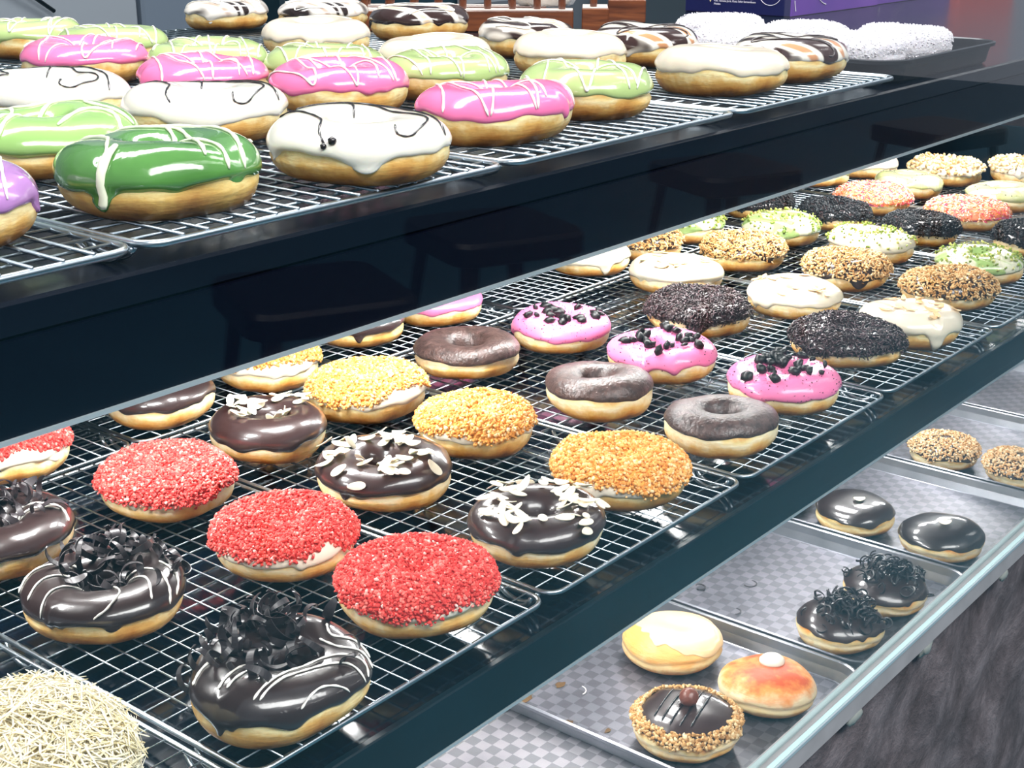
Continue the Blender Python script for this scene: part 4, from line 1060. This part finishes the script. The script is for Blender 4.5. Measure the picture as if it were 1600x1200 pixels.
t_ = nt.nodes.new('ShaderNodeBsdfTransparent'); g_ = nt.nodes.new('ShaderNodeBsdfPrincipled'); g_.inputs['Roughness'].default_value = .12; g_.inputs['Base Color'].default_value = (.85, .87, .9, 1)
nt.links.new(t_.outputs[0], mx.inputs[1]); nt.links.new(g_.outputs[0], mx.inputs[2]); nt.links.new(mx.outputs[0], o_.inputs['Surface'])
P2 = P * (1.0 + .06 * fnoise(brng, 12, 200, 600)(P))[:, None] * 1.03
link('plastic_bag', mesh_np('plastic_bag', P2, Fq, bm_, smooth=False), bag, (0, 0, .0215), (0, 0, a0))

# ------------------------------------------------------------------ purple cartons
def carton(label, x0, x1, y0, y1, h, front, side, loc_text):
    root = thing('purple_carton', label, 'box', (x0, y0, 1.0002), 0, 'purple cartons on the counter')
    w, d = x1 - x0, y1 - y0
    MB().box(0, w, 0, d, 0, h, .0008).build('carton_body', side, root)
    MB().box(-.0006, 0, .001, d - .001, .001, h - .001).build('printed_side', front, root)
    return root
navy = swirl_mat('navy_purple_print', [(0, '#141a4a'), (.5, '#1c1b52'), (.7, '#3c2a78'), (1, '#6a3aa0')], 5, .5, .3, .3)
purp = swirl_mat('purple_print', [(0, '#3d2a86'), (.5, '#6a36a4'), (1, '#8d55c4')], 6, .5, .3, .3)
c1 = carton('navy and purple printed carton with small white writing, behind the sugar donuts', 1.646, 1.895, .878, 1.034, .085, navy, purp, True)
c2 = carton('purple carton right of the navy printed one, cut by the top picture edge', 1.901, 2.16, .883, 1.036, .085, navy, purp, False)
white_ink = pmat('white_ink', '#f2eefa', .5)
def side_text(body, size, y, z, parent, m):
    cu = bpy.data.curves.new('txt', 'FONT'); cu.body = body; cu.size = size; cu.extrude = .00012; cu.space_line = 1.1
    t = bpy.data.objects.new('txt', cu); COL.objects.link(t); bpy.context.view_layer.update()
    me = bpy.data.meshes.new_from_object(t.evaluated_get(bpy.context.evaluated_depsgraph_get())); bpy.data.objects.remove(t)
    me.materials.clear(); me.materials.append(m)
    o = link('printed_text', me, parent, (-.0008, y, z), (PI / 2, 0, -PI / 2)); return o
side_text('Jl. Mindanao, Top Semped Semambuan\nKec. Samata Jurit, Kota Selat Semambuan\nMedan', .0037, .112, .0185, c1, white_ink)
def ring(parent, r, y, z, a0_, a1_, m, wr=.0004, name='printed_arc', face='side'):
    pts = [(-.0009, y + r * math.cos(a), z + r * math.sin(a)) if face == 'side' else (y + r * math.cos(a), -.0009, z + r * math.sin(a)) for a in np.linspace(a0_, a1_, 30)]
    return MB().tube(pts, wr, 5).build(name, m, parent)
ring(c1, .017, .030, .030, 0, 2 * PI, white_ink); ring(c1, .014, .134, .030, PI, 1.7 * PI, white_ink)
pin = MB(); pts = [(.0022 * math.cos(a), .0022 * math.sin(a)) for a in np.linspace(-.4, PI + .4, 12)] + [(0, -.0052)]
pin.add([(-.0011, .1175 - a, .0185 + b) for a, b in pts] + [(-.0005, .1175 - a, .0185 + b) for a, b in pts], [tuple(range(12, -1, -1)), tuple(range(13, 26))] + [(k, (k + 1) % 13, 13 + (k + 1) % 13, 13 + k) for k in range(13)])
pin.build('printed_pin', pmat('yellow_ink', '#efe3a8', .5), c1)
for c_ in (c1, c2):
    ring(c_, .06, .066, .030, 1.15 * PI * .98, 1.32 * PI * .8, white_ink, .0006, face='front')
    ring(c_, .05, .10, .06, PI, 1.45 * PI, white_ink, .0006, face='front')
coral = thing('coral_box', 'coral red box mirrored in the shiny counter at the top right', 'box', (2.36, .915, 1.0002), -.3)
MB().box(-.05, .09, 0, .1, 0, .14, .002).build('carton_body', pmat('coral_card', '#e2655c', .5), coral)
MB().box(-.052, .092, -.002, .102, .12, .142, .001).build('lid', pmat('coral_card_lid', '#ee8478', .5), coral)

# ------------------------------------------------------------------ behind the counter
fr = thing('freezer_cabinet', 'grey blue upright cabinet in the background at top left', 'cabinet', (1.35, 2.4, 0))
MB().box(0, .72, 0, .6, 0, 1.9, .01).build('cabinet_body', pmat('grey_blue_enamel', '#5f6b7c', .4), fr)
MB().box(.02, .42, -.03, 0, .1, 1.85, .006).build('door', pmat('grey_door', '#8b929a', .4), fr)
MB().box(.43, .60, -.03, 0, .1, 1.85, .006).build('door', pmat('slate_door', '#66717f', .4), fr)
MB().box(.61, .635, -.04, 0, .05, 1.9, .003).build('door_trim', M['alu_light'], fr)
MB().tube([(.10, -.05, 1.3), (.09, -.06, 1.1), (.13, -.05, 1.0), (.22, -.045, .94)], .004, 8).build('cable', M['black_metal'], fr, smooth=True)
lf = thing('wall_panel', 'pale blue panel beside the grey cabinet in the background', 'panel', (2.09, 2.62, 0))
MB().box(0, .09, 0, .03, 0, 1.95, .003).build('panel_board', pmat('pale_blue_panel', '#a9c6d2', .6), lf)
MB().box(.085, .1, -.01, .03, 0, 1.95, .003).build('panel_edge', M['alu'], lf)
dk = thing('dark_cupboard', 'dark teal cupboard in the background behind the dowel stand', 'cupboard', (2.22, 2.45, 0))
MB().box(0, 1.15, 0, .5, 0, 1.8, .01).build('cupboard_body', pmat('dark_teal_board', '#0f2a35', .4), dk)
MB().box(.02, .56, -.02, 0, .08, 1.75, .004).build('door', pmat('dark_teal_door', '#12303c', .4), dk)
MB().box(.59, 1.13, -.02, 0, .08, 1.75, .004).build('door', pmat('pale_door', '#9fa5ab', .5), dk)

# ------------------------------------------------------------------ stools behind the photographer, seen mirrored in the glass
def stool(x, y, rz, label):
    root = thing('metal_stool', label, 'stool', (x, y, 0), rz, 'metal stools in the aisle')
    def rr(w, r, z): return [(sx * (w - r) + r * math.cos(math.radians(a0_ + 15 * k)), sy * (w - r) + r * math.sin(math.radians(a0_ + 15 * k)), z) for (sx, sy, a0_) in ((1, 1, 0), (-1, 1, 90), (-1, -1, 180), (1, -1, 270)) for k in range(7)]
    L = [rr(.150, .045, .405), rr(.160, .05, .41), rr(.160, .05, .448), rr(.155, .05, .458), rr(.13, .05, .46)]
    V = sum(L, []); F = [(i * 28 + k, i * 28 + (k + 1) % 28, (i + 1) * 28 + (k + 1) % 28, (i + 1) * 28 + k) for i in range(4) for k in range(28)] + [tuple(range(27, -1, -1)), tuple(4 * 28 + k for k in range(28))]
    MB().add(V, F).build('seat', M['black_metal'], root)
    l0 = None
    for k in range(4):
        if l0 is None:
            a, b = .125, .175
            V = []
            for (p, z, w) in ((b, 0, .018), (a, .42, .032)):
                V += [(p, p, z), (p - w, p, z), (p - w, p - .004, z), (p - .004, p - .004, z), (p - .004, p - w, z), (p, p - w, z)]
            F = [(i, (i + 1) % 6, 6 + (i + 1) % 6, 6 + i) for i in range(6)] + [(5, 4, 3, 2, 1, 0), (6, 7, 8, 9, 10, 11)]
            l0 = MB().add(V, F).build('leg', M['black_metal'], root); o = l0
        else: o = l0.copy(); COL.objects.link(o); o.parent = root
        o.rotation_euler = (0, 0, k * PI / 2)
    MB().tube([(.148, .148, .2), (-.148, -.148, .2)], .006, 8).build('cross_brace', M['black_metal'], root)
    MB().tube([(.148, -.148, .208), (-.148, .148, .208)], .006, 8).build('cross_brace', M['black_metal'], root)
for i, (x, y, rz, l) in enumerate([(1.743, -1.03, .45, 'nearest mirrored'), (2.353, -1.10, .40, 'second mirrored'), (3.29, -1.07, .4, 'third mirrored'), (4.3, -.9, .3, 'farthest mirrored')]):
    stool(x, y, rz, 'black metal stool, %s one of the row faintly mirrored in the dark panel' % l)
